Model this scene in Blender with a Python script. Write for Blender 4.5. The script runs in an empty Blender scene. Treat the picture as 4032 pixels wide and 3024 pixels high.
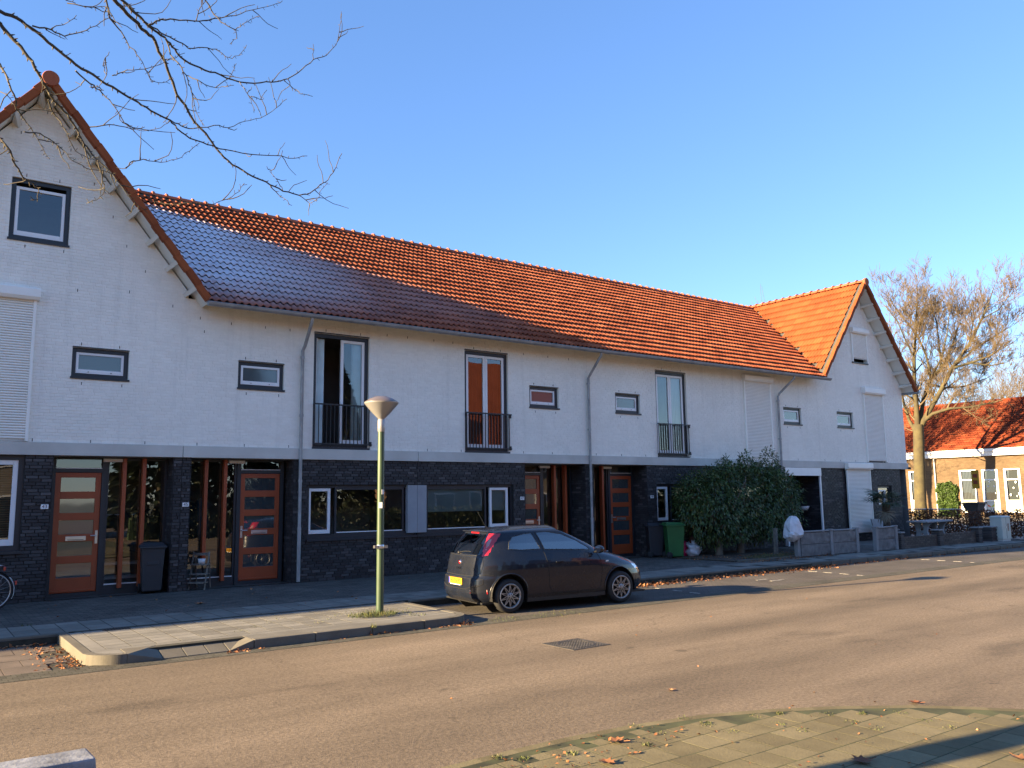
import bpy, math, random
import numpy as np
from mathutils import Vector, Matrix
random.seed(7); rng = np.random.default_rng(7)
SC = bpy.context.scene
COL = SC.collection
PI = math.pi
# ---------------------------------------------------------------- camera
# world: X runs right along the terrace, Y into it, Z up; the terrace front is the plane y = 19
EYE = Vector((0, 0, 1.9))
FPX = 3281.94
FW = Vector((0.58445137, 0.80015716, 0.13477804))
RT = Vector((0.80852382, -0.5883117, -0.01336299))
UP = Vector((-0.06859901, -0.11678127, 0.9907857))
cam_d = bpy.data.cameras.new('camera'); cam = bpy.data.objects.new('camera', cam_d); COL.objects.link(cam)
cam_d.sensor_fit = 'HORIZONTAL'; cam_d.sensor_width = 36; cam_d.lens = 36 * FPX / 4032
cam_d.clip_start = 0.05; cam_d.clip_end = 3000
cam.matrix_world = Matrix(((RT.x, UP.x, -FW.x, EYE.x), (RT.y, UP.y, -FW.y, EYE.y), (RT.z, UP.z, -FW.z, EYE.z), (0, 0, 0, 1)))
SC.camera = cam
# ---------------------------------------------------------------- sky, sun, exposure
SUN_EL = math.radians(15.2); SUN_AZ = math.radians(10.0)     # the sun stands left, 10 degrees behind the terrace front
SDIR = Vector((-math.cos(SUN_EL) * math.cos(SUN_AZ), math.cos(SUN_EL) * math.sin(SUN_AZ), math.sin(SUN_EL)))
world = bpy.data.worlds.new('World'); SC.world = world; world.use_nodes = True
wn = world.node_tree; wn.nodes.clear()
wo = wn.nodes.new('ShaderNodeOutputWorld'); wb = wn.nodes.new('ShaderNodeBackground'); sky = wn.nodes.new('ShaderNodeTexSky')
sky.sky_type = 'NISHITA'; sky.sun_disc = False
sky.sun_elevation = SUN_EL; sky.sun_rotation = math.atan2(SDIR.x, SDIR.y)
sky.altitude = 10; sky.air_density = 1.0; sky.dust_density = 0.0; sky.ozone_density = 2.5
wb.inputs['Strength'].default_value = 0.055
wg = wn.nodes.new('ShaderNodeMix'); wg.data_type = 'RGBA'; wg.blend_type = 'MULTIPLY'; wg.inputs[0].default_value = 1.0; wg.inputs[7].default_value = (0.84, 0.93, 1.12, 1)   # the phone's white balance
wm = wn.nodes.new('ShaderNodeMix'); wm.data_type = 'RGBA'; wm.inputs[0].default_value = 0.30; wm.inputs[7].default_value = (0.42, 1.02, 2.45, 1)     # clear, even winter blue
wn.links.new(sky.outputs[0], wg.inputs[6]); wn.links.new(wg.outputs[2], wm.inputs[6]); wn.links.new(wm.outputs[2], wb.inputs['Color']); wn.links.new(wb.outputs[0], wo.inputs['Surface'])
sun_d = bpy.data.lights.new('sun', 'SUN'); sun_d.energy = 4.2; sun_d.angle = math.radians(0.53); sun_d.color = (1.0, 0.75, 0.43)
sun = bpy.data.objects.new('sun', sun_d); COL.objects.link(sun)
sun.rotation_euler = (-SDIR).to_track_quat('-Z', 'Y').to_euler(); sun.location = (-30, 10, 30)
vs = SC.view_settings; vs.view_transform = 'Standard'; vs.look = 'None'; vs.gamma = 1.0; vs.use_curve_mapping = False
vs.exposure = 2.68
SC.cycles.max_bounces = 8; SC.cycles.transparent_max_bounces = 12; SC.cycles.caustics_reflective = False; SC.cycles.caustics_refractive = False
SC.cycles.use_denoising = True

# ---------------------------------------------------------------- pixels of the photograph to directions
def ray(px, py):
    return FW + RT * ((px - 2016) / FPX) - UP * ((py - 1512) / FPX)
def at_y(px, py, y):
    r = ray(px, py); return EYE + r * (y / r.y)
def at_z(px, py, z):
    r = ray(px, py); return EYE + r * ((z - EYE.z) / r.z)
def at_d(px, py, d):            # horizontal distance d from the camera
    r = ray(px, py); return EYE + r * (d / math.hypot(r.x, r.y))
def at_x(px, py, x):
    r = ray(px, py); return EYE + r * (x / r.x)

# ---------------------------------------------------------------- mesh builder
class MB:
    def __init__(s): s.v = []; s.f = []; s.sm = []
    def add(s, vs_, fs, smooth=False):
        b = len(s.v); s.v += [tuple(x) for x in vs_]
        s.f += [tuple(i + b for i in f) for f in fs]; s.sm += [smooth] * len(fs); return s
    def quad(s, a, b, c, d): return s.add([a, b, c, d], [(0, 1, 2, 3)])
    def poly(s, pts): return s.add(pts, [tuple(range(len(pts)))])
    def box(s, x0, x1, y0, y1, z0, z1):
        return s.add([(x0,y0,z0),(x1,y0,z0),(x1,y1,z0),(x0,y1,z0),(x0,y0,z1),(x1,y0,z1),(x1,y1,z1),(x0,y1,z1)],
                     [(0,3,2,1),(4,5,6,7),(0,1,5,4),(1,2,6,5),(2,3,7,6),(3,0,4,7)])
    def hexa(s, p): return s.add(p, [(0,3,2,1),(4,5,6,7),(0,1,5,4),(1,2,6,5),(2,3,7,6),(3,0,4,7)])
    def obox(s, c, ax, ay, az):
        c, ax, ay, az = map(Vector, (c, ax, ay, az))
        return s.hexa([c-ax-ay-az, c+ax-ay-az, c+ax+ay-az, c-ax+ay-az, c-ax-ay+az, c+ax-ay+az, c+ax+ay+az, c-ax+ay+az])
    def tube(s, path, rad, n=8, caps=True, smooth=True):
        P = [Vector(q) for q in path]; k = len(P)
        if not hasattr(rad, '__len__'): rad = [rad] * k
        T = [(P[min(i+1, k-1)] - P[max(i-1, 0)]).normalized() for i in range(k)]
        ref = Vector((0, 0, 1)) if abs(T[0].z) < 0.9 else Vector((1, 0, 0))
        N = T[0].cross(ref).normalized(); V = []; F = []
        for i in range(k):
            N = (N - T[i] * N.dot(T[i])); N = N.normalized() if N.length > 1e-6 else T[i].orthogonal().normalized()
            B = T[i].cross(N)
            for j in range(n):
                a = 2 * PI * j / n; V.append(P[i] + (N * math.cos(a) + B * math.sin(a)) * rad[i])
        for i in range(k - 1):
            for j in range(n):
                F.append((i*n+j, i*n+(j+1) % n, (i+1)*n+(j+1) % n, (i+1)*n+j))
        s.add(V, F, smooth)
        if caps:
            s.add([V[j] for j in range(n)], [tuple(range(n))[::-1]]); s.add([V[(k-1)*n+j] for j in range(n)], [tuple(range(n))])
        return s
    def lathe(s, prof, n=24, c=(0, 0, 0), smooth=True, axis=None):
        c = Vector(c); V = []; F = []
        if axis is None: X, Y, Z = Vector((1,0,0)), Vector((0,1,0)), Vector((0,0,1))
        else:
            Z = Vector(axis).normalized(); X = Z.orthogonal().normalized(); Y = Z.cross(X)
        for (r, z) in prof:
            for j in range(n):
                a = 2 * PI * j / n; V.append(c + X * (r * math.cos(a)) + Y * (r * math.sin(a)) + Z * z)
        for i in range(len(prof) - 1):
            for j in range(n): F.append((i*n+j, i*n+(j+1) % n, (i+1)*n+(j+1) % n, (i+1)*n+j))
        s.add(V, F, smooth); return s
    def prism(s, poly, d0, d1, fn):             # fn(u, v, d) -> point
        k = len(poly); V = [fn(u, v, d0) for u, v in poly] + [fn(u, v, d1) for u, v in poly]
        F = [tuple(range(k))[::-1], tuple(range(k, 2*k))] + [(i, (i+1) % k, k+(i+1) % k, k+i) for i in range(k)]
        return s.add(V, F)
    def mesh(s, name, m, L=(0, 0, 0)):
        me = bpy.data.meshes.new(name)
        if L[0] or L[1] or L[2]: vv = [(a - L[0], b - L[1], c - L[2]) for a, b, c in s.v]
        else: vv = s.v
        me.from_pydata(vv, [], s.f); me.polygons.foreach_set('use_smooth', s.sm)
        if m is not None: me.materials.append(m)
        me.update(); return me
    def build(s, name, m, parent=None, L=(0, 0, 0), bevel=0, seg=2, kind=None):
        return link(name, s.mesh(name, m, L), parent, bevel, seg, kind)
def link(name, me, parent=None, bevel=0, seg=2, kind=None, mtx=None):
    o = bpy.data.objects.new(name, me); COL.objects.link(o)
    if parent is not None: o.parent = parent
    if mtx is not None: o.matrix_basis = mtx
    if bevel:
        b = o.modifiers.new('bevel', 'BEVEL'); b.width = bevel; b.segments = seg; b.limit_method = 'ANGLE'; b.angle_limit = math.radians(40)
    if kind: o['kind'] = kind
    return o
def thing(name, label, cat, loc=(0, 0, 0), rz=0, group=None):
    o = bpy.data.objects.new(name, None); COL.objects.link(o); o.location = loc; o.rotation_euler = (0, 0, rz)
    o.empty_display_size = 0.2
    return tag(o, label, cat, group)
def tag(o, label, cat, group=None, kind=None):
    o['label'] = label; o['category'] = cat
    if group: o['group'] = group
    if kind: o['kind'] = kind
    return o
def dup(root, loc, rz, label, group=None):
    def cp(o, par):
        c = o.copy(); COL.objects.link(c); c.parent = par
        for ch in o.children: cp(ch, c)
        return c
    r = cp(root, None); r.location = loc; r.rotation_euler = (0, 0, rz); r['label'] = label
    if group: r['group'] = group
    return r
def struct(o): o['kind'] = 'structure'; return o
def MX(o, u, v, n):     # matrix from origin and three axes
    return Matrix(((u[0], v[0], n[0], o[0]), (u[1], v[1], n[1], o[1]), (u[2], v[2], n[2], o[2]), (0, 0, 0, 1)))
def text_mesh(txt, size, m, depth=0.002, name='lettering', cx=True):
    cu = bpy.data.curves.new('t', 'FONT'); cu.body = txt; cu.size = size; cu.extrude = depth
    cu.align_x = 'CENTER'; cu.align_y = 'CENTER'
    ob = bpy.data.objects.new('t', cu); COL.objects.link(ob)
    dg = bpy.context.evaluated_depsgraph_get(); me = bpy.data.meshes.new_from_object(ob.evaluated_get(dg))
    bpy.data.objects.remove(ob); bpy.data.curves.remove(cu); me.name = name; me.materials.clear(); me.materials.append(m); return me

# ---------------------------------------------------------------- materials
def nmat(name):
    m = bpy.data.materials.new(name); m.use_nodes = True; nt = m.node_tree; b = nt.nodes['Principled BSDF']; return m, nt, b
def N(nt, typ, **kw):
    n = nt.nodes.new('ShaderNode' + typ)
    for k, v in kw.items(): setattr(n, k, v)
    return n
def pos(nt, scale=(1, 1, 1), obj=False):
    mp = N(nt, 'Mapping'); mp.inputs['Scale'].default_value = scale
    if obj: nt.links.new(N(nt, 'TexCoord').outputs['Object'], mp.inputs[0])
    else: nt.links.new(N(nt, 'NewGeometry').outputs['Position'], mp.inputs[0])
    return mp.outputs[0]
def noise(nt, vec, scale, detail=3, rough=0.55, out='Fac'):
    n = N(nt, 'TexNoise'); n.inputs['Scale'].default_value = scale; n.inputs['Detail'].default_value = detail; n.inputs['Roughness'].default_value = rough
    nt.links.new(vec, n.inputs['Vector']); return n.outputs[out]
def ramp(nt, fac, stops):
    r = N(nt, 'ValToRGB'); e = r.color_ramp.elements
    while len(e) < len(stops): e.new(0.5)
    for i, (p, c) in enumerate(stops): e[i].position = p; e[i].color = (c[0], c[1], c[2], 1) if hasattr(c, '__len__') else (c, c, c, 1)
    nt.links.new(fac, r.inputs[0]); return r.outputs[0]
def mix(nt, fac, a, b, typ='MIX'):
    m = N(nt, 'Mix', data_type='RGBA', blend_type=typ)
    for s, x in ((0, fac), (6, a), (7, b)):
        if hasattr(x, 'is_linked') or hasattr(x, 'links'): nt.links.new(x, m.inputs[s])
        elif s == 0: m.inputs[0].default_value = x
        else: m.inputs[s].default_value = (x[0], x[1], x[2], 1) if hasattr(x, '__len__') else (x, x, x, 1)
    return m.outputs[2]
def math_(nt, op, a, b=None, c=None, clamp=False):
    m = N(nt, 'Math', operation=op); m.use_clamp = clamp
    for i, x in enumerate((a, b, c)):
        if x is None: continue
        if hasattr(x, 'links'): nt.links.new(x, m.inputs[i])
        else: m.inputs[i].default_value = x
    return m.outputs[0]
def bump(nt, b, h, strength=0.3, dist=0.02):
    n = N(nt, 'Bump'); n.inputs['Strength'].default_value = strength; n.inputs['Distance'].default_value = dist
    nt.links.new(h, n.inputs['Height']); nt.links.new(n.outputs[0], b.inputs['Normal'])
def rnd(nt):            # one random number per piece: per object and per loose island
    a = N(nt, 'ObjectInfo').outputs['Random']; i = N(nt, 'NewGeometry').outputs['Random Per Island']
    return math_(nt, 'FRACT', math_(nt, 'MULTIPLY_ADD', a, 7.31, i))
def simple(name, c, rough=0.6, metal=0.0, var=0.12, scale=3.0, bmp=0.0, bscale=60, spec=0.5, coat=0.0):
    m, nt, b = nmat(name)
    p = pos(nt); f = noise(nt, p, scale, 4)
    lo = [x * (1 - var) for x in c]; hi = [min(1, x * (1 + var)) for x in c]
    nt.links.new(ramp(nt, f, [(0.3, lo), (0.7, hi)]), b.inputs['Base Color'])
    b.inputs['Roughness'].default_value = rough; b.inputs['Metallic'].default_value = metal
    b.inputs['Specular IOR Level'].default_value = spec; b.inputs['Coat Weight'].default_value = coat
    if bmp: bump(nt, b, noise(nt, p, bscale, 3), bmp, 0.01)
    return m
def pieces(name, stops, rough=0.75, bmp=0.25, bscale=90, dirt=0.25, dscale=0.8, spec=0.4):
    m, nt, b = nmat(name); p = pos(nt)
    c = ramp(nt, rnd(nt), stops)
    d = noise(nt, p, dscale, 5, 0.65); g = noise(nt, p, 38, 3)
    k = ramp(nt, d, [(0.3, 1 - dirt), (0.7, 1 + dirt * 0.0)])
    c = mix(nt, 1.0, c, k, 'MULTIPLY'); c = mix(nt, 1.0, c, ramp(nt, g, [(0.25, 0.86), (0.8, 1.0)]), 'MULTIPLY')
    nt.links.new(c, b.inputs['Base Color']); b.inputs['Roughness'].default_value = rough; b.inputs['Specular IOR Level'].default_value = spec
    bump(nt, b, noise(nt, p, bscale, 4), bmp, 0.006)
    return m
def glassmat(name, tint=(0.8, 0.85, 0.85), rough=0.0, refl=1.0, frost=0.0, fm=1.8, fa=0.03):
    m, nt, b = nmat(name); nt.nodes.remove(b); out = nt.nodes['Material Output']
    t = N(nt, 'BsdfTransparent'); t.inputs[0].default_value = (*tint, 1)
    g = N(nt, 'BsdfGlossy'); g.inputs['Roughness'].default_value = rough; g.inputs[0].default_value = (refl, refl, refl, 1)
    lw = N(nt, 'Fresnel'); lw.inputs[0].default_value = 1.55
    bp = N(nt, 'Bump'); bp.inputs['Strength'].default_value = 0.05; bp.inputs['Distance'].default_value = 0.02
    nt.links.new(noise(nt, pos(nt), 1.7, 1), bp.inputs['Height']); nt.links.new(bp.outputs[0], g.inputs['Normal'])
    f = math_(nt, 'MULTIPLY_ADD', lw.outputs[0], fm, fa, clamp=True)
    base = t.outputs[0]
    if frost:
        d = N(nt, 'BsdfDiffuse'); d.inputs[0].default_value = (0.10, 0.12, 0.13, 1); ms = N(nt, 'MixShader'); ms.inputs[0].default_value = frost
        nt.links.new(t.outputs[0], ms.inputs[1]); nt.links.new(d.outputs[0], ms.inputs[2]); base = ms.outputs[0]
    ms = N(nt, 'MixShader'); nt.links.new(f, ms.inputs[0]); nt.links.new(base, ms.inputs[1]); nt.links.new(g.outputs[0], ms.inputs[2])
    nt.links.new(ms.outputs[0], out.inputs[0]); return m

M = {}
def whitewall(name, stops):
    m, nt, b = nmat(name); p = pos(nt); c = ramp(nt, rnd(nt), stops)
    c = mix(nt, 1.0, c, ramp(nt, noise(nt, p, 0.55, 5, 0.65), [(0.32, 0.92), (0.6, 1.0)]), 'MULTIPLY')
    c = mix(nt, 1.0, c, ramp(nt, noise(nt, pos(nt, (5.0, 5.0, 0.28)), 1.0, 5, 0.7), [(0.28, 0.90), (0.48, 1.0)]), 'MULTIPLY')     # faint rain streaks
    c = mix(nt, 1.0, c, ramp(nt, noise(nt, p, 30, 3), [(0.25, 0.94), (0.7, 1.0)]), 'MULTIPLY')
    nt.links.new(c, b.inputs['Base Color']); b.inputs['Roughness'].default_value = 0.68; b.inputs['Specular IOR Level'].default_value = 0.35
    bump(nt, b, noise(nt, p, 50, 4), 0.12, 0.005); return m
M['white_wall'] = whitewall('white_paint_wall', [(0, (0.90, 0.865, 0.785)), (1, (0.90, 0.865, 0.785))])
M['white_brick'] = whitewall('white_painted_brick', [(0, (0.875, 0.84, 0.76)), (0.5, (0.90, 0.865, 0.785)), (1, (0.925, 0.89, 0.81))])
M['dark_brick'] = pieces('dark_brick', [(0, (0.026, 0.025, 0.027)), (0.55, (0.040, 0.038, 0.042)), (0.8, (0.060, 0.057, 0.060)), (0.93, (0.085, 0.080, 0.082)), (1, (0.12, 0.11, 0.11))], 0.6, 0.5, 60, 0.25, 1.2)
M['dark_mortar'] = simple('dark_mortar', (0.022, 0.021, 0.021), 0.9)
M['concrete'] = simple('band_concrete', (0.56, 0.54, 0.49), 0.8, var=0.12, scale=1.3, bmp=0.1)
M['orange'] = simple('orange_paint', (0.34, 0.065, 0.018), 0.42, var=0.1, scale=2, spec=0.5)
M['anthracite'] = simple('anthracite_frame', (0.020, 0.024, 0.030), 0.45, var=0.1)
M['white_frame'] = simple('white_frame', (0.78, 0.78, 0.78), 0.35, var=0.03)
M['shutter'] = simple('shutter_white', (0.90, 0.87, 0.80), 0.5, var=0.03)
M['zinc'] = simple('zinc', (0.30, 0.315, 0.33), 0.5, 0.35, var=0.2, scale=4)
M['soffit'] = simple('soffit_cream', (0.72, 0.70, 0.64), 0.7, var=0.05)
M['glass'] = glassmat('window_glass'); M['bath_glass'] = glassmat('frosted_glass', (0.5, 0.55, 0.6), 0.08, 0.8, 0.75)
M['door_glass'] = glassmat('door_glass', (0.55, 0.6, 0.58), 0.03, 1.0, 0.45)
M['interior'] = simple('interior_wall', (0.17, 0.17, 0.165), 0.9)
M['black'] = simple('black_metal', (0.012, 0.013, 0.015), 0.45)
M['steel'] = simple('steel', (0.55, 0.55, 0.55), 0.3, 0.9)
M['slit'] = simple('slit_dark', (0.01, 0.01, 0.01), 0.9)
M['plate_white'] = simple('plate_white', (0.8, 0.8, 0.8), 0.4, var=0.02)
M['ink'] = simple('ink', (0.01, 0.01, 0.02), 0.5)
M['grey_panel'] = simple('grey_panel', (0.30, 0.31, 0.33), 0.6, var=0.08)
def tilemat(name, frost, stops):
    m, nt, b = nmat(name); p = pos(nt)
    c = ramp(nt, rnd(nt), stops)
    c = mix(nt, 1.0, c, ramp(nt, noise(nt, p, 1.1, 5, 0.6), [(0.3, 0.72), (0.65, 1.0)]), 'MULTIPLY')
    c = mix(nt, 1.0, c, ramp(nt, noise(nt, p, 45, 3), [(0.3, 0.85), (0.7, 1.0)]), 'MULTIPLY')
    rough = 0.8
    if frost:                                # rime that the sun has not yet reached this morning
        sp = N(nt, 'SeparateXYZ'); nt.links.new(pos(nt), sp.inputs[0]); X, Z = sp.outputs[0], sp.outputs[2]
        line = math_(nt, 'SUBTRACT', 10.70, math_(nt, 'ADD', Z, math_(nt, 'MULTIPLY', math_(nt, 'SUBTRACT', X, 1.9), 0.269)))
        n1 = noise(nt, pos(nt, (0.55, 0.8, 0.8)), 1.0, 4, 0.6); n2 = noise(nt, p, 14, 3)
        edge = math_(nt, 'MULTIPLY', math_(nt, 'ADD', line, math_(nt, 'MULTIPLY', math_(nt, 'SUBTRACT', n2, 0.45), 0.9)), 4.0, clamp=True)
        along = math_(nt, 'ADD', math_(nt, 'MULTIPLY', math_(nt, 'MULTIPLY', math_(nt, 'SUBTRACT', 10.2, X), 0.24, clamp=True), 0.72), math_(nt, 'MULTIPLY', math_(nt, 'MULTIPLY', math_(nt, 'SUBTRACT', 15.5, X), 0.2, clamp=True), 0.16))
        low = math_(nt, 'MULTIPLY', math_(nt, 'SUBTRACT', Z, 6.25), 1.1, clamp=True)
        amt = math_(nt, 'MULTIPLY', math_(nt, 'MULTIPLY', along, low), edge)
        amt = math_(nt, 'MULTIPLY', amt, math_(nt, 'MULTIPLY_ADD', math_(nt, 'ADD', n1, math_(nt, 'MULTIPLY', n2, 0.6)), 1.3, -0.12, clamp=True), clamp=True)
        c = mix(nt, math_(nt, 'MULTIPLY', amt, 1.15, clamp=True), c, (0.70, 0.72, 0.80))
        # thin rime left on the flanks of the waves further along
    nt.links.new(c, b.inputs['Base Color']); b.inputs['Roughness'].default_value = rough; b.inputs['Specular IOR Level'].default_value = 0.2
    bump(nt, b, noise(nt, p, 70, 4), 0.2, 0.006); return m
M['tile'] = tilemat('roof_tile', True, [(0, (0.29, 0.078, 0.036)), (0.5, (0.38, 0.108, 0.050)), (1, (0.47, 0.145, 0.068))])
M['tile2'] = tilemat('roof_tile_gable', False, [(0, (0.26, 0.066, 0.022)), (0.5, (0.30, 0.078, 0.026)), (1, (0.35, 0.095, 0.032))])
M['ridge'] = tilemat('ridge_tile', False, [(0, (0.36, 0.10, 0.05)), (1, (0.46, 0.14, 0.07))])
M['lead'] = simple('lead_strip', (0.06, 0.058, 0.056), 0.7)
# ================================================================ ground, road, pavements
def asphalt():
    m, nt, b = nmat('asphalt'); p = pos(nt)
    big = noise(nt, pos(nt, (0.10, 0.55, 1)), 1.0, 5, 0.6); mid = noise(nt, pos(nt, (0.35, 1.2, 1)), 1.1, 5, 0.65); fine = noise(nt, p, 26, 4, 0.75); gr = noise(nt, p, 110, 2, 0.6)
    c = ramp(nt, big, [(0.3, (0.150, 0.116, 0.079)), (0.5, (0.202, 0.156, 0.107)), (0.72, (0.250, 0.194, 0.135))])
    c = mix(nt, 1.0, c, ramp(nt, mid, [(0.3, 0.76), (0.62, 1.0)]), 'MULTIPLY')
    c = mix(nt, 1.0, c, ramp(nt, fine, [(0.28, 0.55), (0.5, 0.96), (0.74, 1.4)]), 'MULTIPLY')
    c = mix(nt, 1.0, c, ramp(nt, gr, [(0.32, 0.75), (0.66, 1.2)]), 'MULTIPLY')
    # lanes polished by tyres, oil and damp patches, hairline cracks
    sp = N(nt, 'SeparateXYZ'); nt.links.new(p, sp.inputs[0]); lane = math_(nt, 'SINE', math_(nt, 'MULTIPLY', math_(nt, 'ADD', sp.outputs[1], math_(nt, 'MULTIPLY', mid, 0.5)), 2.6))
    c = mix(nt, 1.0, c, ramp(nt, math_(nt, 'MULTIPLY_ADD', lane, 0.5, 0.5), [(0.1, 0.90), (0.8, 1.08)]), 'MULTIPLY')
    st = noise(nt, pos(nt, (0.30, 0.62, 1)), 1.0, 4, 0.6); c = mix(nt, 1.0, c, ramp(nt, st, [(0.60, 1.0), (0.70, 0.70)]), 'MULTIPLY')
    sp2_ = noise(nt, p, 2.2, 3, 0.5); c = mix(nt, 1.0, c, ramp(nt, sp2_, [(0.70, 1.0), (0.745, 0.62)]), 'MULTIPLY')
    vo = N(nt, 'TexVoronoi', feature='DISTANCE_TO_EDGE'); vo.inputs['Scale'].default_value = 0.42; wv = N(nt, 'VectorMath', operation='ADD'); nz = N(nt, 'TexNoise'); nz.inputs['Scale'].default_value = 1.6; nz.inputs['Detail'].default_value = 5; nt.links.new(p, nz.inputs['Vector']); nt.links.new(p, wv.inputs[0]); nt.links.new(nz.outputs['Color'], wv.inputs[1]); nt.links.new(wv.outputs[0], vo.inputs['Vector'])
    cr = ramp(nt, vo.outputs['Distance'], [(0.0, 0.45), (0.006, 1.0)]); c = mix(nt, math_(nt, 'MULTIPLY', ramp(nt, big, [(0.45, 0.0), (0.6, 0.8)]), 1.0), c, mix(nt, 1.0, c, cr, 'MULTIPLY'))
    nt.links.new(c, b.inputs['Base Color']); b.inputs['Roughness'].default_value = 0.85; b.inputs['Specular IOR Level'].default_value = 0.25
    h = math_(nt, 'ADD', fine, math_(nt, 'MULTIPLY', gr, 0.7)); bump(nt, b, h, 0.5, 0.012); return m
def clinker(name, c1, c2, mort, w, h, rot=0.0, dirt=0.35):
    m, nt, b = nmat(name); mp = N(nt, 'Mapping'); mp.inputs['Rotation'].default_value = (0, 0, rot)
    nt.links.new(N(nt, 'NewGeometry').outputs['Position'], mp.inputs[0])
    br = N(nt, 'TexBrick'); br.inputs['Scale'].default_value = 1.0; br.inputs['Brick Width'].default_value = w; br.inputs['Row Height'].default_value = h
    br.inputs['Mortar Size'].default_value = 0.006; br.inputs['Mortar Smooth'].default_value = 0.3; br.inputs['Bias'].default_value = 0.0
    br.inputs['Color1'].default_value = (*c1, 1); br.inputs['Color2'].default_value = (*c2, 1); br.inputs['Mortar'].default_value = (*mort, 1)
    nt.links.new(mp.outputs[0], br.inputs[0]); p = pos(nt)
    c = mix(nt, 1.0, br.outputs[0], ramp(nt, noise(nt, p, 0.8, 5, 0.65), [(0.3, 1 - dirt), (0.7, 1.1)]), 'MULTIPLY')
    c = mix(nt, 1.0, c, ramp(nt, noise(nt, p, 30, 3), [(0.3, 0.8), (0.7, 1.1)]), 'MULTIPLY')
    nt.links.new(c, b.inputs['Base Color']); b.inputs['Roughness'].default_value = 0.85; b.inputs['Specular IOR Level'].default_value = 0.25
    hh = math_(nt, 'ADD', math_(nt, 'MULTIPLY', br.outputs['Fac'], -1.0), math_(nt, 'MULTIPLY', noise(nt, p, 60, 3), 0.35)); bump(nt, b, hh, 0.6, 0.008); return m
M['asphalt'] = asphalt()
M['clinker'] = clinker('pavement_clinker', (0.090, 0.085, 0.078), (0.155, 0.142, 0.125), (0.030, 0.030, 0.025), 0.21, 0.105)
M['bay'] = clinker('parking_clinker', (0.100, 0.088, 0.076), (0.125, 0.110, 0.095), (0.06, 0.052, 0.045), 0.21, 0.105, PI / 4)
M['gutter_strip'] = clinker('gutter_cobbles', (0.085, 0.078, 0.062), (0.12, 0.11, 0.085), (0.05, 0.05, 0.03), 0.11, 0.11)
M['leftbay'] = simple('bay_slab', (0.115, 0.088, 0.070), 0.9, var=0.3, scale=2.2, bmp=0.4, bscale=70)
M['paver'] = pieces('concrete_paver', [(0, (0.20, 0.19, 0.165)), (0.5, (0.245, 0.235, 0.205)), (1, (0.29, 0.275, 0.24))], 0.85, 0.45, 75, 0.35, 1.6, 0.25)
M['moss_paver'] = pieces('mossy_paver', [(0, (0.16, 0.135, 0.075)), (0.5, (0.20, 0.17, 0.095)), (1, (0.235, 0.20, 0.115))], 0.9, 0.6, 60, 0.35, 1.8, 0.2)
M['kerb'] = pieces('kerb_concrete', [(0, (0.15, 0.138, 0.112)), (1, (0.195, 0.178, 0.145))], 0.85, 0.35, 60, 0.3, 2.0, 0.25)
M['joint'] = simple('joint_soil', (0.035, 0.033, 0.024), 0.95, var=0.5, scale=5)
M['mossjoint'] = simple('mossy_joint', (0.045, 0.050, 0.018), 0.95, var=0.6, scale=4)
M['ground'] = simple('far_ground', (0.10, 0.105, 0.06), 0.95, var=0.4, scale=0.05)
M['paint'] = simple('road_paint', (0.32, 0.30, 0.26), 0.8, var=0.5, scale=14)
ZR = -0.12
struct(MB().quad((-900, -900, -0.17), (900, -900, -0.17), (900, 900, -0.17), (-900, 900, -0.17)).build('ground', M['ground']))
b = MB(); b.quad((-90, -60, ZR), (130, -60, ZR), (130, 11.42, ZR), (-90, 11.42, ZR)); b.quad((34.6, 11.42, ZR), (130, 11.42, ZR), (130, 13.4, ZR), (34.6, 13.4, ZR))
road = struct(b.build('road', M['asphalt']))
struct(MB().box(-90, 34.6, 11.40, 11.86, -0.16, ZR + 0.004).build('gutter_strip', M['gutter_strip']))
struct(MB().box(7.55, 34.6, 11.86, 14.2, -0.16, ZR - 0.004).build('parking_bay', M['bay']))
lb = struct(MB().box(-90, 2.2, 11.86, 14.25, -0.16, ZR - 0.008).build('parking_bay_left', M['joint']))
b = MB(); y = 11.9; j = 0
slab = MB().box(-0.245, 0.245, -0.245, 0.245, -0.03, 0).mesh('slab', M['leftbay'])
for j in range(5):
    for i in range(-6, 8):
        o = link('slab', slab, lb, mtx=Matrix.Translation((-1.6 + i * 0.5 + (0.25 if j % 2 else 0), 12.13 + j * 0.5, ZR + random.uniform(-0.002, 0.002))))
        o.hide_render = False
        if o.location.x > 1.85: bpy.data.objects.remove(o)
# ---- far pavement
pv = struct(MB().box(-90, 34.9, 14.26, 15.42, -0.16, -0.0015).build('pavement', M['joint']))
b = MB(); b.box(-90, 34.9, 15.42, 20.6, -0.16, 0.0); b.box(34.9, 36.0, 13.6, 15.2, -0.16, -0.004)
apron = struct(b.build('pavement_apron', M['clinker'], None))
bo = struct(MB().box(2.25, 7.45, 12.0, 14.26, -0.16, -0.0015).build('pavement_extension', M['joint']))
T = 0.33
pav = MB().box(-T/2+.008, T/2-.008, -T/2+.008, T/2-.008, -0.02, 0).mesh('paving_tile', M['paver'])
spots = []
for j in range(4):
    for i in range(-12, 118):
        x = -1.0 + i * T; yy = 14.27 + 0.144 + j * 0.288
        if x < 34.6: spots.append((x, yy, 0.288 / T, pv))
for j in range(7):
    for i in range(0, 16):
        x = 2.32 + .16 + i * 0.32; yy = 12.305 + .13 + j * 0.261
        if x < 7.40: spots.append((x, yy, 0.261 / T, bo))
spots.sort(key=lambda s: s[0] ** 2 + s[1] ** 2)
cnt = {pv.name: 0, bo.name: 0}; rest = MB()
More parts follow.
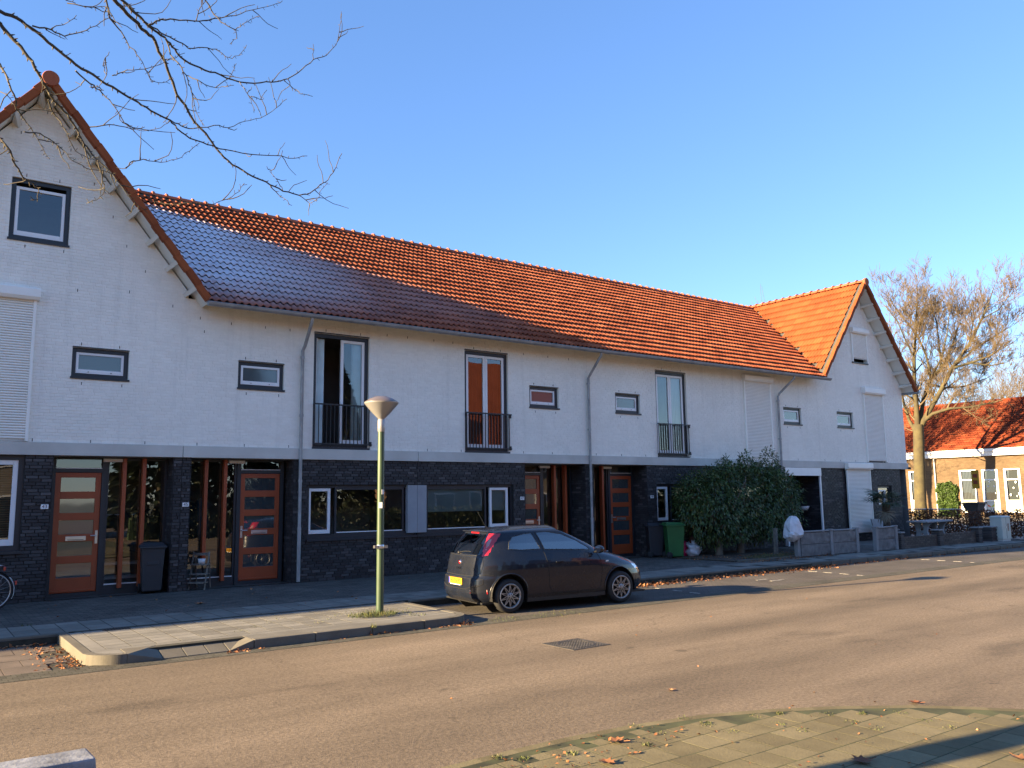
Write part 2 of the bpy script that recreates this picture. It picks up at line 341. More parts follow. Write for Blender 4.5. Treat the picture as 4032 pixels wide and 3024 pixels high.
for (x, yy, sy, par) in spots:
    mt = Matrix.Translation((x, yy, random.uniform(-0.0004, 0.0006))) @ Matrix.Rotation(random.gauss(0, 0.003), 4, 'Z') @ Matrix.Rotation(random.gauss(0, 0.0012), 4, 'X') @ Matrix.Rotation(random.gauss(0, 0.0012), 4, 'Y') @ Matrix.Diagonal((1 if par is pv else .97, sy, 1, 1))
    if cnt[par.name] < (190 if par is pv else 150) and x > 0.9:
        link('paving_tile', pav, par, mtx=mt); cnt[par.name] += 1
    else: rest.box(x - T/2 + .004, x + T/2 - .004, yy - sy*T/2 + .004, yy + sy*T/2 - .004, -0.02, random.uniform(-0.002, 0.002))
rest.build('paving_tiles_far', M['paver'], pv, kind='stuff')
# ---- kerb stones
kb = struct(MB().box(-90, 34.8, 14.13, 14.26, -0.16, -0.03).build('kerb', M['joint']))
K = MB().box(-0.445, 0.445, -0.062, 0.062, -0.2, 0).mesh('kerb_stone', M['kerb'])
for i in range(31):
    x = 8.35 + i * 0.9
    if x < 34.5: link('kerb_stone', K, kb, bevel=0.012, mtx=Matrix.Translation((x, 14.20 - 0.015 * max(0, x - 20), 0.004 + random.uniform(-.003, .003))))
for i in range(8): link('kerb_stone', K, kb, bevel=0.012, mtx=Matrix.Translation((1.72 - i * 0.9, 14.22, 0.003)))
def kerbseg(name, x0, x1, par=kb): return MB().box(x0, x1, 11.70, 11.825, -0.2, 0.004).build(name, M['kerb'], par, bevel=0.012)
for x0, x1 in ((4.09, 4.98), (4.988, 5.88), (5.888, 6.78), (6.788, 7.28)): kerbseg('kerb_stone', x0, x1)
def corner(cx, cy, r, a0, a1, n=28):
    b = MB()
    for i in range(n):
        t0 = a0 + (a1 - a0) * i / n; t1 = a0 + (a1 - a0) * (i + 1) / n; ri = max(r - 0.125, 0.01)
        P = lambda rr, t, z: (cx + rr * math.cos(t), cy + rr * math.sin(t), z)
        b.add([P(r, t0, -0.2), P(r, t1, -0.2), P(r, t1, .004), P(r, t0, .004)], [(0, 1, 2, 3)]); b.quad(P(r, t0, .004), P(r, t1, .004), P(ri, t1, .004), P(ri, t0, .004))
    o = b.build('kerb_corner', M['kerb'], kb); return o
corner(7.28, 12.15, 0.45, -PI/2, 0); MB().box(7.605, 7.73, 12.158, 14.13, -0.2, 0.004).build('kerb_stone', M['kerb'], kb, bevel=0.01)
corner(2.46, 12.15, 0.45, -PI/2, -PI); MB().box(2.01, 2.135, 12.158, 14.15, -0.2, 0.004).build('kerb_stone', M['kerb'], kb, bevel=0.01)
MB().box(2.14, 7.60, 12.156, 12.30, -0.16, 0.0).build('kerb_infill', M['paver'], kb)
MB().box(2.14, 2.316, 12.305, 14.13, -0.16, 0.0).build('kerb_infill', M['paver'], kb); MB().box(7.44, 7.60, 12.305, 14.13, -0.16, 0.0).build('kerb_infill', M['paver'], kb)
MB().box(4.09, 7.60, 11.83, 12.152, -0.16, 0.0).build('kerb_infill', M['paver'], kb)
MB().poly([(2.14, 12.152, 0), (2.14, 12.15, 0), (2.17, 12.0, 0), (2.25, 11.9, 0), (2.36, 11.84, 0), (2.455, 11.825, 0), (2.455, 12.152, 0)][::-1]).build('kerb_infill', M['paver'], kb)
# dropped kerb blocks with flared ends
def ramp_block(x0, x1, zl, zr):
    y0, y1 = 11.70, 12.15
    MB().hexa([(x0, y0, -.2), (x1, y0, -.2), (x1, y1, -.2), (x0, y1, -.2), (x0, y0, zl), (x1, y0, zr), (x1, y1, .003), (x0, y1, .003)]).build('ramp_kerb_block', M['kerb'], kb, bevel=0.006)
zl = ZR + 0.015
xs = [2.464, 2.92, 3.24, 3.56, 3.75, 4.083]
ramp_block(2.464, 2.90, 0.003, zl)
for x0, x1 in ((2.908, 3.19), (3.198, 3.48), (3.488, 3.745)): ramp_block(x0, x1, zl, zl)
ramp_block(3.753, 4.082, zl, 0.003)
# ---- near pavement at the corner
curve = [(-30, 5.56), (0, 5.56), (2.6, 5.56), (3.52, 5.585), (4.05, 5.61), (4.59, 5.60), (5.30, 5.54), (5.99, 5.39), (6.62, 5.14), (7.19, 4.82), (7.79, 4.38), (8.12, 4.04), (8.42, 3.67), (8.72, 3.1), (8.9, 2.4), (9.0, 1.5), (9.0, -20)]
ZN = -0.075
b = MB(); b.poly([(-30, -20, ZN - .0008)] + [(9.0, -20, ZN - .0008)] + [(x, y, ZN - .0008) for x, y in curve[::-1][1:]]); npv = struct(b.build('near_pavement', M['mossjoint']))
def inset(d):
    out = []
    for i, (x, y) in enumerate(curve):
        a = Vector(curve[max(i-1, 0)]); c = Vector(curve[min(i+1, len(curve)-1)]); t = (c - a).normalized(); out.append((x + t.y * d, y - t.x * d))
    return out
inn = inset(0.10)
dense = []
for i in range(1, len(curve) - 1):
    for k in range(3):
        f = k / 3; dense.append(((curve[i][0]*(1-f)+curve[i+1][0]*f, curve[i][1]*(1-f)+curve[i+1][1]*f), (inn[i][0]*(1-f)+inn[i+1][0]*f, inn[i][1]*(1-f)+inn[i+1][1]*f)))
i = 4
while i < len(dense) - 4:
    b = MB(); e = min(i + 2, len(dense) - 2)
    for q in range(i, e):
        (o0, i0), (o1, i1) = dense[q], dense[q + 1]
        b.quad((*o0, -.2), (*o0, ZN), (*o1, ZN), (*o1, -.2)); b.quad((*o0, ZN), (*i0, ZN), (*i1, ZN), (*o1, ZN))
    b.build('kerb_stone', M['moss_paver'], npv); i = e
POLYIN = [(-30, -20)] + [(x, y) for x, y in inn if -31 < x] + [(8.88, -20)]
def inside(x, y):
    c = False; k = len(POLYIN) - 1
    for i in range(len(POLYIN)):
        (xi, yi), (xj, yj) = POLYIN[i], POLYIN[k]
        if (yi > y) != (yj > y) and x < (xj - xi) * (y - yi) / (yj - yi) + xi: c = not c
        k = i
    return c
npt = MB().box(-.144, .144, -.144, .144, -0.02, 0).mesh('paving_tile', M['moss_paver'])
restn = MB(); n = 0; T = 0.30
tl = []
for j in range(-8, 19):
    for i in range(-4, 32):
        x = (i + (0.5 if j % 2 else 0)) * T; y = j * T; tl.append((x, y))
tl.sort(key=lambda s: -(0.9 * s[0] + s[1]))
for x, y in tl:
    cs = [(x + dx, y + dy) for dx in (-.146, .146) for dy in (-.146, .146)]; ok = [inside(*q) for q in cs]
    if all(ok):
        z = ZN + random.uniform(-.0003, .0005)
        if n < 260 and x > 1.5: link('paving_tile', npt, npv, mtx=Matrix.Translation((x, y, z)) @ Matrix.Rotation(random.gauss(0, .01), 4, 'Z') @ Matrix.Rotation(random.gauss(0, .0008), 4, 'X')); n += 1
        else: restn.box(x - .146, x + .146, y - .146, y + .146, -.1, z)
    elif any(ok):
        for (cx_, cy_) in [(x - .073, y - .073), (x + .073, y - .073), (x - .073, y + .073), (x + .073, y + .073)]:
            if all(inside(cx_ + a, cy_ + c) for a in (-.07, .07) for c in (-.07, .07)): restn.box(cx_ - .07, cx_ + .07, cy_ - .07, cy_ + .07, -.1, ZN - random.uniform(0, .002))
restn.build('paving_tiles_rest', M['moss_paver'], npv, kind='stuff')
# ---- painted bay dividers
pm = struct(MB().box(13.4, 13.41, 12.5, 12.51, -0.16, ZR - .003).build('bay_markings', M['paint']))
for x0, ys in ((13.62, (13.36, 12.82, 12.28)), (19.44, (13.5, 13.05, 12.55, 12.05)), (25.1, (13.5, 13.0, 12.5, 12.0)), (30.9, (13.4, 12.9, 12.4))):
    for i, y in enumerate(ys):
        xx = x0 - 0.12 * (13.5 - y) / 1.5
        MB().box(xx - .03, xx + .03, y - .25, y, ZR - .003, ZR + .001).build('painted_dash', M['paint'], pm)
MB().box(16.55, 16.95, 12.9, 12.97, ZR - .003, ZR + .001).build('painted_dash', M['paint'], pm); MB().box(16.62, 17.1, 12.55, 12.62, ZR - .003, ZR + .001).build('painted_dash', M['paint'], pm)
# ---- manhole cover and pavement drain
t = thing('manhole_cover', 'square iron manhole cover with grid pattern set in the road', 'manhole', (7.68, 9.1, ZR), math.radians(1))
M['iron'] = simple('cast_iron', (0.06, 0.055, 0.05), 0.6, 0.3, var=0.4, scale=9)
b = MB(); b.box(-.335, .335, -.335, -.305, -.05, .006); b.box(-.335, .335, .305, .335, -.05, .006); b.box(-.335, -.305, -.305, .305, -.05, .006); b.box(.305, .335, -.305, .305, -.05, .006); b.build('frame', M['iron'], t)
MB().box(-.305, .305, -.305, .305, .0004, .002).build('base', M['slit'], t)
b = MB()
for i in range(12):
    u = -.275 + i * .05; b.box(u - .011, u + .011, -.304, .304, .002, .0058); b.box(-.304, .304, u - .011, u + .011, .002, .0056)
b.build('grid', M['iron'], t); b = MB()
for i in range(28):
    a0, a1 = 2 * PI * i / 28, 2 * PI * (i + 1) / 28
    b.hexa([(r * math.cos(a), r * math.sin(a), z) for z in (.002, .008) for (r, a) in ((.24, a0), (.262, a0), (.262, a1), (.24, a1))])
b.build('cover_ring', M['iron'], t)
t = thing('drain_grate', 'small dark rectangular drain grate in the pavement tiles', 'drain', (2.79, 14.07, .003))
MB().box(-.19, .19, -.09, .09, -.03, .004).build('frame', M['iron'], t)
b = MB()
for i in range(9): b.box(-.165 + i * .04, -.145 + i * .04, -.07, .07, .004, .007)
b.build('slots', M['slit'], t)
# ================================================================ the terrace
FY = 19.0
def clip(poly, a, b_, c):           # keep a*x + b*z <= c
    out = []
    for i in range(len(poly)):
        p, q = poly[i], poly[(i + 1) % len(poly)]; dp = a * p[0] + b_ * p[1] - c; dq = a * q[0] + b_ * q[1] - c
        if dp <= 0: out.append(p)
        if (dp < 0 < dq) or (dq < 0 < dp):
            t = dp / (dp - dq); out.append((p[0] + (q[0] - p[0]) * t, p[1] + (q[1] - p[1]) * t))
    return out
def wall(root, L, x0, x1, z0, z1, ops, y, bmat, wmat, name, parts, proud=0.012, gable=None, rev=0.14, bl=0.212, bh=0.058, j=0.008, brickname='brick'):
    """front wall with real openings; bricks stand proud of the joints"""
    xs = sorted(set([x0, x1] + [v for o in ops for v in o[:2] if x0 < v < x1])); zs = sorted(set([z0, z1] + [v for o in ops for v in o[2:4] if z0 < v < z1]))
    w = MB(); yb = y + proud
    for i in range(len(xs) - 1):
        for k in range(len(zs) - 1):
            cx, cz = (xs[i] + xs[i+1]) / 2, (zs[k] + zs[k+1]) / 2
            if any(o[0] < cx < o[1] and o[2] < cz < o[3] for o in ops): continue
            pl = [(xs[i], zs[k]), (xs[i+1], zs[k]), (xs[i+1], zs[k+1]), (xs[i], zs[k+1])]
            if gable:
                for g in gable: pl = clip(pl, *g) if len(pl) > 2 else []
            if len(pl) > 2: w.poly([(a, yb, c) for a, c in pl])
    for (a, c, d, e) in ops:
        r = y + rev; e_ = 0.0005
        for q in ([(a, yb, d), (a, r, d), (a, r, e), (a, yb, e)], [(c, yb, d), (c, yb, e), (c, r, e), (c, r, d)], [(a, yb, e), (a, r, e), (c, r, e), (c, yb, e)], [(a, yb, d), (c, yb, d), (c, r, d), (a, r, d)]): w.quad(*q)
    wo_ = w.build(name, wmat, root, L)
    rest = MB(); full = []
    nrow = int(round((z1 - z0) / (bh + j))); hh = (z1 - z0) / nrow
    for r in range(nrow):
        za = z0 + r * hh + j / 2; zb = za + hh - j
        spans = [(x0, x1)]
        for (a, c, d, e) in ops:
            if d < zb - .004 and e > za + .004:
                ns = []
                for s in spans:
                    if a > s[0]: ns.append((s[0], min(a, s[1])))
                    if c < s[1]: ns.append((max(c, s[0]), s[1]))
                spans = [s for s in ns if s[1] - s[0] > 0.03]
        off = (0, bl * .5, bl * .25, bl * .75)[r % 4] + random.uniform(-.02, .02)
        for (sa, sb) in spans:
            x = sa - ((sa + off) % (bl + j))
            while x < sb:
                a, c = max(x, sa) + j / 2, min(x + bl, sb) - j / 2
                if c - a > 0.025:
                    ok = True
                    if gable: ok = all(g[0] * px + g[1] * pz <= g[2] + .01 for g in gable for px in (a, c) for pz in (za, zb))
                    if ok:
                        if c - a > bl - j - 0.004: full.append((a, c, za, zb))
                        else: brick5(rest, a, c, za, zb, y, yb)
                x += bl + j
    full.sort(key=lambda q: q[0] ** 2 + 0 * q[2]); 
    fw_, fh = bl - j, hh - j
    bm = brick5(MB(), -fw_/2, fw_/2, -fh/2, fh/2, 0, proud).mesh(brickname, bmat)
    for n, (a, c, za, zb) in enumerate(full):
        if n < parts: link(brickname, bm, wo_, mtx=Matrix.Translation(((a + c) / 2 - L[0], y - L[1] + random.uniform(-.0015, .0015), (za + zb) / 2 - L[2])))
        else: brick5(rest, a, c, za, zb, y + random.uniform(-.0015, .0015), yb)
    rest.build(brickname + 's_rest', bmat, wo_, L, kind='stuff')
    return wo_
def brick5(m, a, c, d, e, y0, y1):
    t = 0.003
    return m.add([(a+t, y0, d+t), (c-t, y0, d+t), (c-t, y0, e-t), (a+t, y0, e-t), (a, y1, d), (c, y1, d), (c, y1, e), (a, y1, e)], [(0,1,2,3), (0,4,5,1), (1,5,6,2), (2,6,7,3), (3,7,4,0)])
def frame_mb(x0, x1, z0, z1, y0, y1, w, bot=None):
    b = MB(); bw = w if bot is None else bot
    b.box(x0, x0 + w, y0, y1, z0, z1); b.box(x1 - w, x1, y0, y1, z0, z1); b.box(x0 + w, x1 - w, y0, y1, z1 - w, z1); b.box(x0 + w, x1 - w, y0, y1, z0, z0 + bw); return b
def pane_mb(x0, x1, z0, z1, y): return MB().quad((x0, y, z0), (x1, y, z0), (x1, y, z1), (x0, y, z1))
def room(root, L, x0, x1, z0, z1, y0, d=1.6, m=None):
    a = 0.25; X0, X1, Z0, Z1, y1 = x0 - a, x1 + a, z0 - .1, z1 + .1, y0 + d; b = MB()
    b.quad((X0, y1, Z0), (X1, y1, Z0), (X1, y1, Z1), (X0, y1, Z1)); b.quad((X0, y0, Z0), (X0, y1, Z0), (X0, y1, Z1), (X0, y0, Z1)); b.quad((X1, y0, Z0), (X1, y0, Z1), (X1, y1, Z1), (X1, y1, Z0))
    b.quad((X0, y0, Z1), (X0, y1, Z1), (X1, y1, Z1), (X1, y0, Z1)); b.quad((X0, y0, Z0), (X1, y0, Z0), (X1, y1, Z0), (X0, y1, Z0))
    return b.build('room', m or M['interior'], root, L)
def small_window(root, L, o, open_=0.0):
    x0, x1, z0, z1 = o; y = FY + .07
    w = frame_mb(x0 + .004, x1 - .004, z0 + .004, z1 - .004, y, y + .07, .075).build('window', M['anthracite'], root, L)
    s = frame_mb(x0 + .085, x1 - .085, z0 + .085, z1 - .085, y + .02 - open_, y + .075 - open_, .052, .085).build('sash', M['white_frame'], w, L, bevel=.004)
    pane_mb(x0 + .137, x1 - .137, z0 + .17, z1 - .137, y + .05 - open_).build('pane', M['bath_glass'], w, L)
    MB().box(x0 - .02, x1 + .02, FY - .03, FY + .08, z0 - .045, z0 - .003).build('sill', M['anthracite'], w, L)
    MB().box(x0, x1, FY - .004, FY + .02, z1 + .002, z1 + .022).build('lintel_strip', M['anthracite'], w, L)
    b = MB()
    for q in (.3, .7): b.box(x0 + (x1 - x0) * q - .012, x0 + (x1 - x0) * q + .012, y - .002, y + .02, z0 + .115, z0 + .125)
    b.build('drain_cap', M['slit'], w, L)
    room(root, L, x0, x1, z0, z1, y + .12, 1.4); weeps(root, L, [(x0 + .16, z1 + .075), (x1 - .2, z1 + .075), (x0 + .2, z0 - .14), (x1 - .12, z0 - .14)])
def weeps(root, L, pts, mat_=None):
    for (x, z) in pts: link('weep_slot', WEEP, root, mtx=Matrix.Translation((x - L[0], FY - .003 - L[1], z - L[2])))
WEEP = MB().box(-.0065, .0065, 0, .02, -.03, .03).mesh('weep_slot', M['slit'])
M['curtain_blue'] = simple('curtain_pale_blue', (0.72, 0.84, 0.86), 0.9, var=0.08)
M['roof_reflection_red'] = simple('roof_reflection_rust', (0.12, 0.032, 0.018), 0.9, var=0.15)  # red-brown cloth added to tint panes like reflected roofs
M['curtain_teal'] = simple('blind_teal', (0.30, 0.42, 0.43), 0.9, var=0.08)
M['curtain_white'] = simple('curtain_white', (0.6, 0.62, 0.62), 0.9, var=0.05)
def curtain(par, L, x0, x1, z0, z1, y, m, folds=9, name='curtain', amp=.025):
    n = folds * 4; V = []; F = []
    for i in range(n + 1):
        x = x0 + (x1 - x0) * i / n; yy = y + amp * math.sin(i * PI / 2) + .008 * math.sin(i * 1.3); V += [(x, yy, z0), (x, yy, z1)]
    for i in range(n): F.append((2*i, 2*i+2, 2*i+3, 2*i+1))
    return MB().add(V, F, True).build(name, m, par, L)
def french_window(root, L, o, opened=False, cur=None):
    x0, x1, z0, z1 = o; y = FY + .07; xm = (x0 + x1) / 2
    w = frame_mb(x0 + .004, x1 - .004, z0 + .004, z1 - .004, y, y + .08, .085, .06).build('french_window', M['anthracite'], root, L)
    for k, (a, c) in enumerate(((x0 + .095, xm - .004), (xm + .004, x1 - .095))):
        zz0, zz1 = z0 + .08, z1 - .10
        if opened and k == 0:           # this leaf stands open into the room, hinged at its left
            lw = c - a; ca, sa = math.cos(math.radians(52)), math.sin(math.radians(52)); U = Vector((ca, sa, 0)); Nn = Vector((-sa, ca, 0)); O = Vector((a, y + .03, 0)); b = MB()
            def bx(u0, u1, q0, q1, n0=0.0, n1=.055):
                b.hexa([O + U * u + Nn * n + Vector((0, 0, z)) for z in (q0, q1) for (u, n) in ((u0, n0), (u1, n0), (u1, n1), (u0, n1))])
            bx(0, .07, zz0, zz1); bx(lw - .07, lw, zz0, zz1); bx(.07, lw - .07, zz1 - .07, zz1); bx(.07, lw - .07, zz0, zz0 + .1)
            b.build('sash', M['white_frame'], w, L, bevel=.004)
            MB().quad(*[O + U * u + Nn * .03 + Vector((0, 0, z)) for (u, z) in ((.07, zz0 + .1), (lw - .07, zz0 + .1), (lw - .07, zz1 - .07), (.07, zz1 - .07))]).build('pane', M['glass'], w, L)
        else:
            frame_mb(a, c, zz0, zz1, y + .012, y + .07, .072, .11).build('sash', M['white_frame'], w, L, bevel=.004)
            pane_mb(a + .072, c - .072, zz0 + .11, zz1 - .072, y + .04).build('pane', M['glass'], w, L)
    MB().box(x0, x1, FY - .004, FY + .02, z1 + .002, z1 + .03).build('lintel_strip', M['anthracite'], w, L)
    MB().box(x0 - .01, x1 + .02, FY - .035, FY + .07, z0 - .05, z0 - .003).build('sill', M['anthracite'], w, L)
    # iron balcony rail across the lower part
    zt = z0 + 1.02; rl = MB().box(x0 - .02, x1 + .06, FY - .075, FY - .045, zt, zt + .035).build('railing', M['black'], root, L); nb = int(round((x1 - x0) / .108))
    MB().box(x0 - .02, x1 + .06, FY - .075, FY - .045, z0 + .06, z0 + .09).build('lower_rail', M['black'], rl, L)
    for z in (zt - .03, z0 + .09): MB().box(x1 + .015, x1 + .055, FY - .06, FY + .005, z - .05, z + .06).build('rail_bracket', M['black'], rl, L)
    bar = MB().box(-.007, .007, -.012, .012, 0, zt - z0 - .09).mesh('bar', M['black'])
    for i in range(nb + 1): link('bar', bar, rl, mtx=Matrix.Translation((x0 + .02 + (x1 - x0 - .04) * i / nb - L[0], FY - .06 - L[1], z0 + .09 - L[2])))
    room(root, L, x0, x1, z0, z1, y + .10, 2.2)
    if cur:
        for (a, c, m) in cur: curtain(root, L, x0 + (x1 - x0) * a, x0 + (x1 - x0) * c, z0 + .1, z1 - .1, y + .15, M[m])
    weeps(root, L, [(x0 + .3, z1 + .08), (x1 - .25, z1 + .08)])
def shutter(root, L, x0, x1, z0, z1, box, slats=False, gap=0.0, sill=False, yf=FY):
    y = yf - .035; pitch = .052
    s = MB().box(x0 + .055, x1 - .055, y + .024, y + .034, z0 + gap, z1).build('roller_shutter', M['concrete'], root, L)
    for q in (x0, x1 - .055): MB().box(q, q + .055, y - .02, y + .045, z0, z1).build('guide', M['shutter'], s, L, bevel=.004)
    bz0, bz1 = box; a = .05
    MB().prism([(0, bz0), (-.13, bz0), (-.17, bz0 + .06), (-.17, bz1 - .02), (-.14, bz1), (0, bz1)], x0 - a, x1 + a, lambda u, v, d: (d, yf + .002 + u, v)).build('shutter_box', M['shutter'], s, L, bevel=.006)
    prof = [(.002, .004), (-.016, .010), (-.022, .024), (-.016, .040), (.002, .0465), (0, 0)]
    def slat(m, z): 
        P = prof[:-1]
        for i in range(len(P) - 1): m.quad((x0 + .055, y + .02 + P[i][0], z + P[i][1]), (x1 - .055, y + .02 + P[i][0], z + P[i][1]), (x1 - .055, y + .02 + P[i+1][0], z + P[i+1][1]), (x0 + .055, y + .02 + P[i+1][0], z + P[i+1][1]))
        return m
    n = int((z1 - z0 - gap) / pitch); m = MB()
    for i in range(n):
        z = z1 - (i + 1) * pitch
        if slats:
            if i == 0: sm_ = slat(MB(), 0).mesh('slat', M['shutter'], (L[0], L[1], 0))
            link('slat', sm_, s, mtx=Matrix.Translation((0, 0, z - L[2])))
        else: slat(m, z)
    if not slats: m.build('slats', M['shutter'], s, L)
    if gap or sill: MB().box(x0 - .01, x1 + .01, yf - .05, yf + .01, z0 - .05, z0 - .004).build('sill', M['anthracite'], s, L)
def front_door(root, L, x0, x1, y, z0=0.09, z1=2.53, hinge='R', letter=True, transom=2.84, lamp=True):
    d = MB(); st = .105; y1 = y + .055
    ph = .29; zp = [z0 + .30 + i * .4375 for i in range(5)]
    d.box(x0, x0 + st, y, y1, z0, z1); d.box(x1 - st, x1, y, y1, z0, z1); zl = z0
    for q in zp: d.box(x0 + st, x1 - st, y, y1, zl, q); zl = q + ph
    d.box(x0 + st, x1 - st, y, y1, zl, z1)
    d.box(x0 + .02, x1 - .02, y - .02, y - .0005, z0 + .02, z0 + .06)
    D = d.build('front_door', M['orange'], root, L, bevel=.003)
    for q in zp: pane_mb(x0 + st, x1 - st, q, q + ph, y + .02).build('pane', M['door_glass'], D, L)
    hx = x0 + .045 if hinge == 'R' else x1 - .045; sgn = 1 if hinge == 'R' else -1
    h = MB(); h.box(hx - .025, hx + .025, y - .014, y - .001, 1.06, 1.33); h.tube([(hx, y - .01, 1.23), (hx, y - .06, 1.23), (hx + sgn * .12, y - .06, 1.23)], .013, 8); h.build('handle', M['steel'], D, L, bevel=.002)
    if letter:
        lx = (x0 + x1) / 2; l = MB(); l.box(lx - .19, lx + .19, y - .012, y - .001, 1.135, 1.225); l = l.build('letter_plate', M['steel'], D, L, bevel=.003)
        MB().box(lx - .15, lx + .15, y - .016, y - .0125, 1.15, 1.16).build('slot', M['slit'], D, L)
    f = MB(); f.box(x0 - .09, x0 - .003, y - .03, y + .09, .0, transom); f.box(x1 + .003, x1 + .09, y - .03, y + .09, 0, transom); f.box(x0 - .003, x1 + .003, y - .03, y + .09, z1 + .006, z1 + .10); f.box(x0 - .003, x1 + .003, y - .03, y + .09, transom - .03, transom); f.box(x0 - .003, x1 + .003, y - .03, y + .09, .0, z0 - .006)
    f = f.build('door_frame', M['anthracite'], root, L)
    pane_mb(x0, x1, z1 + .10, transom - .03, y + .03).build('transom_pane', M['glass'], f, L); MB().box(x0, x1, y - .034, y - .031, z1 + .085, z1 + .098).build('drip_strip', M['white_frame'], f, L)
    return D
def sidelight(root, L, x0, x1, y, fins, z0=.12, z1=2.84):
    f = frame_mb(x0, x1, 0.0, z1, y, y + .08, .05, .2); f = f.build('sidelight', M['anthracite'], root, L)
    pane_mb(x0 + .05, x1 - .05, .2, z1 - .05, y + .035).build('pane', M['glass'], f, L); MB().box(x0 + .05, x1 - .05, y - .004, y + .03, .2, .222).build('sill_strip', M['white_frame'], f, L)
    for x, zb in fins: MB().box(x - .038, x + .038, y - .14, y - .003, zb, z1 + .0).build('fin', M['orange'], f, L, bevel=.004)
def recess(root, L, x0, x1, y1, ztop=2.855):
    """side cheeks, back and ceiling of an entrance recess (cheeks in dark brick)"""
    b = MB(); b.quad((x0, FY, 0), (x0, y1, 0), (x0, y1, ztop), (x0, FY, ztop)); b.quad((x1, FY, 0), (x1, FY, ztop), (x1, y1, ztop), (x1, y1, 0)); w = b.build('recess_cheeks', M['dark_mortar'], root, L)
    m = MB(); nr = 43; hh = ztop / nr
    for r in range(nr):
        za, zb = r * hh + .004, (r + 1) * hh - .004; yy = FY + .012 - (.1 if r % 2 else 0)
        while yy < y1:
            a, c = max(yy, FY + .012), min(yy + .204, y1)
            if c - a > .02:
                m.add([(x1 - .012, a, za), (x1 - .012, c, za), (x1 - .012, c, zb), (x1 - .012, a, zb), (x1, a, za), (x1, c, za), (x1, c, zb), (x1, a, zb)], [(3, 2, 1, 0), (0, 1, 5, 4), (1, 2, 6, 5), (2, 3, 7, 6), (3, 0, 4, 7)])
                m.add([(x0 + .012, a, za), (x0 + .012, c, za), (x0 + .012, c, zb), (x0 + .012, a, zb), (x0, a, za), (x0, c, za), (x0, c, zb), (x0, a, zb)], [(0, 1, 2, 3), (0, 4, 5, 1), (1, 5, 6, 2), (2, 6, 7, 3), (3, 7, 4, 0)])
            yy += .214
    m.build('cheek_bricks', M['dark_brick'], w, L, kind='stuff')
    MB().quad((x0, FY, ztop), (x0, y1 + .1, ztop), (x1, y1 + .1, ztop), (x1, FY, ztop)).build('recess_ceiling', M['concrete'], root, L)
def lamp_bar(root, L, x, y, z): MB().box(x - .19, x + .19, y - .09, y - .001, z - .04, z + .03).build('entrance_lamp', M['white_frame'], root, L, bevel=.008)
def number(root, L, x, z, txt, y=FY):
    p = MB().box(x - .068, x + .068, y - .022, y - .004, z - .045, z + .045).build('number_plate', M['plate_white'], root, L, bevel=.003)
    link('lettering', text_mesh(txt, .095, M['ink'], .001), p, mtx=MX((x - L[0], y - .0235 - L[1], z - L[2]), (1, 0, 0), (0, 0, 1), (0, -1, 0)))
# ---- roofs
EAVE_Y, EAVE_Z, RIDGE_Y, RIDGE_Z = 18.40, 6.27, 24.1, 10.42
SL = (RIDGE_Z - EAVE_Z) / (RIDGE_Y - EAVE_Y)
TW, TG = .33, .352
def tile_mesh(m, n=14, w=TW, g=TG):
    V = []; F = []; S = []
    for i in range(n + 1):
        u = i / n; x = -w/2 + w * u; ph = (u * 2) % 1.0
        z = .048 * max(0, math.sin(PI * min(ph / .62, 1))) ** 0.9 - (.006 if ph > .62 else 0)
        V += [(x, .16, z + .026), (x, -.004, z + .030), (x, 0, z + .050), (x, g + .05, z - .016)]
    for i in range(n):
        a, c = 4 * i, 4 * i + 4
        F.append((a, c, c + 1, a + 1)); S.append(False); F.append((a + 1, c + 1, c + 2, a + 2)); S.append(False); F.append((a + 2, c + 2, c + 3, a + 3)); S.append(True)
    b = MB(); b.add(V, F); b.sm = S; return b
def tile_plane(roof, L, O, u, v, cols, rows, keep, mat_, parts, w=TW, g=TG, sortkey=None):
    O, u, v = Vector(O), Vector(u).normalized(), Vector(v).normalized(); n = u.cross(v)
    if n.z < 0: raise ValueError('roof normal')
    tm = tile_mesh(mat_, w=w, g=g); me = tm.mesh('roof_tile', mat_); rest_v = []; sp = []
    for r in range(rows):
        for c in range(cols):
            P = O + u * ((c + .5) * w) + v * (r * g); Q = P + v * (g * .5)
            if keep(Q): sp.append(P + n * .012)
    sp.sort(key=lambda P: (P - EYE).length); rest = MB()
    for i, P in enumerate(sp):
        jit = random.gauss(0, .002); Pm = P + n * jit
        if i < parts: link('roof_tile', me, roof, mtx=MX(Pm - Vector(L), u, v, n) @ Matrix.Rotation(random.gauss(0, .006), 4, 'Z'))
        else:
            b0 = len(rest.v); rest.v += [tuple(Pm + u * a + v * bb + n * c) for a, bb, c in tm.v]; rest.f += [tuple(q + b0 for q in f) for f in tm.f]; rest.sm += tm.sm
    if rest.v: rest.build('roof_tiles_rest', mat_, roof, L, kind='stuff')
def cap_mesh(r=.115, ln=.36, m=None):
    b = MB(); n = 10
    def ring(x, rr, dz=0): return [(x, rr * math.cos(PI * i / n), rr * math.sin(PI * i / n) * .95 + dz) for i in range(n + 1)]
    rs = [ring(0, r + .045), ring(.055, r + .045), ring(.085, r + .004), ring(ln, r)]; V = sum(rs, []); F = []
    for k in range(3):
        for i in range(n): F.append((k*(n+1)+i, (k+1)*(n+1)+i, (k+1)*(n+1)+i+1, k*(n+1)+i+1))
    b.add(V, F, True); b.add(rs[0], [tuple(range(n + 1))]); return b.mesh('ridge_tile', m)
CAP = cap_mesh(m=M['ridge'])
